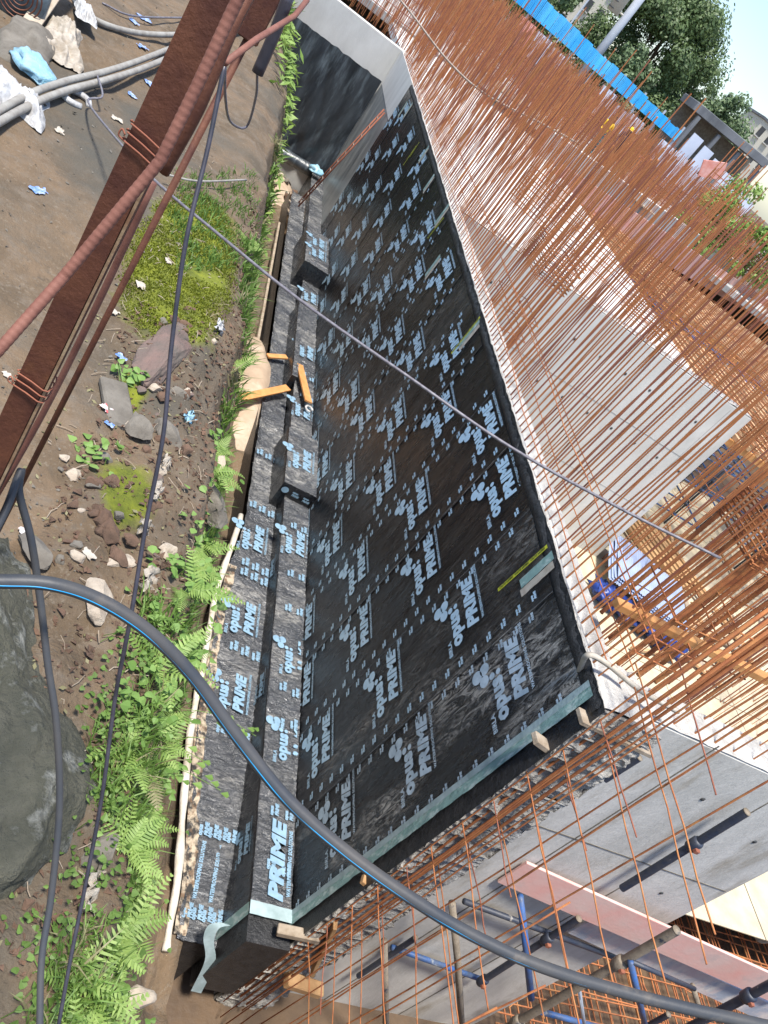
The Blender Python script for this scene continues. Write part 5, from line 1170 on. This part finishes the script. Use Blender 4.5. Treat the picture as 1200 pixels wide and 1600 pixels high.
for k, (y, u) in enumerate([(2.15, -.0), (2.6, .15), (3.0, .1), (3.4, .35), (2.3, .5), (3.9, .45), (4.4, .3), (1.0, .55), (1.35, .75), (2.7, .75), (2.0, .9)]):
    leafy(onbank(y, u * .6 - .05), 60, .09, .042, 'broad-leaved creeper spilling over the bank edge', 'creepers over the bank edge', h=.06)
for k, (px, py, lb) in enumerate([(140, 715, 'small leafy seedling on the rubble at the left'), (205, 590, 'leafy weed beside the blue wrapper'), (240, 960, 'heart-leaved creeper right of the hanging cable')]):
    leafy(ground_at(px, py, -2.9), 22, .06, .045, lb, None, h=.04)
for k, (y, u) in enumerate([(.9, -.15), (1.15, -.2), (1.45, -.18), (1.7, -.2), (2.05, -.2), (2.35, -.18), (1.3, .1), (1.9, .15), (2.5, .12)]):
    leafy(onbank(y, u), 90, .075, .022, 'low small-leaved weed mat at the foot of the ferns', 'small-leaved weeds by the ferns', m='grass', name='weed', cat='weed', h=.03)
# small-leaved overhang near the footing, pale creeper sprigs over the membrane
for k, (px, py) in enumerate([(400, 1150), (320, 1190), (345, 1235)]):
    c = hz(px, py, -6.2); q = MB(); st0 = c + Vector((-.9, .1, -.15)); q.tube(curve([st0, st0.lerp(c, .5) + Vector((0, 0, .12)), c], 5), .004, 4)
    for j in range(8):
        p = st0.lerp(c, .35 + .65 * j / 7) + Vector((rnd(-.08, .08), rnd(-.1, .1), .08)); s = rnd(.05, .08); q.add([p, p + Vector((s, s * .4, .01)), p + Vector((s * 1.4, 0, -.01)), p + Vector((s, -s * .5, 0))], [(0, 1, 2, 3)])
    tag(q.build('creeper_sprig', 'creeper', None, c), 'thin creeper sprig reaching out over the membrane footing', 'creeper', 'sprigs over the footing')
q = MB(); q2 = MB()
for k in range(2600):
    y = .7 + 25.5 * random.random() ** 1.8; u = rnd(.0, 1.0) if y > 5 else rnd(-.22, .5)
    if y > 9: u = rnd(-.1, .9)
    if y < 5 and y > 2.7 and (u < .12 or N(y, u, 5, 2.5) < .05): continue
    if y > 8 and (N(y, u, 3, 1.1) < .08 or u < .1 + .3 * N(y, 1, 1, .7)): continue
    if N(y, u, 3, 1.6) < -.12: continue
    c = onbank(y, u); tuft(q if rnd(0, 1) < .85 else q2, c, 12, rnd(.08, .17) * (1 + .08 * y), .0028 + .0007 * y)
for k in range(260):
    g = ground_at(rnd(270, 400), rnd(270, 420)); tuft(q, g, 6, .09, .005)
tag(q.build('bank_grass', 'grass'), 'green grass and weeds growing down the bank side', 'grass', kind='stuff'); tag(q2.build('dry_grass', 'grass_dry'), 'straw coloured dry stems among the bank weeds', 'grass', kind='stuff')
q = MB()
for k in range(5200):
    y = rnd(19, 29.5) if k % 3 else rnd(13, 22); u = rnd(-.3, 1.0); c = onbank(y, u) + Vector((0, 0, rnd(0, .5))); s = rnd(.04, .12)
    if N(y, u, 2, 1.2) < -.15: continue
    nn = Vector((rnd(-1, 1), rnd(-1, 1), 1)).normalized(); a = nn.cross(Vector((rnd(-1, 1), 1, 0))).normalized(); b_ = nn.cross(a)
    q.add([c - a * s, c - b_ * s * .35, c + a * s, c + b_ * s * .35], [(0, 1, 2, 3)])
tag(q.build('bank_weeds', 'bush'), 'light green leafy weeds covering the far bank edge', 'weeds', kind='stuff')
q = MB()
for k in range(6500):   # moss fuzz on its patch
    a = rnd(0, 6.28); r = math.sqrt(rnd(0, 1)); x = -3.63 + .42 * r * math.cos(a); y = 6.3 + 1.4 * r * math.sin(a)
    if N(x, y, 8, 2) < -.3: continue
    c = Vector((x, y, bank_z(x, y))); tuft(q, c, 3, .02, .005)
M['moss'] = leaf_mat('moss_green', (.10, .12, .012), (.24, .27, .02), .2, 4)
tag(q.build('moss', 'moss'), 'yellow-green moss carpet on the bare ground', 'moss', kind='stuff')

# trench-foot shadows of wires are real; finish by naming the camera collection contents
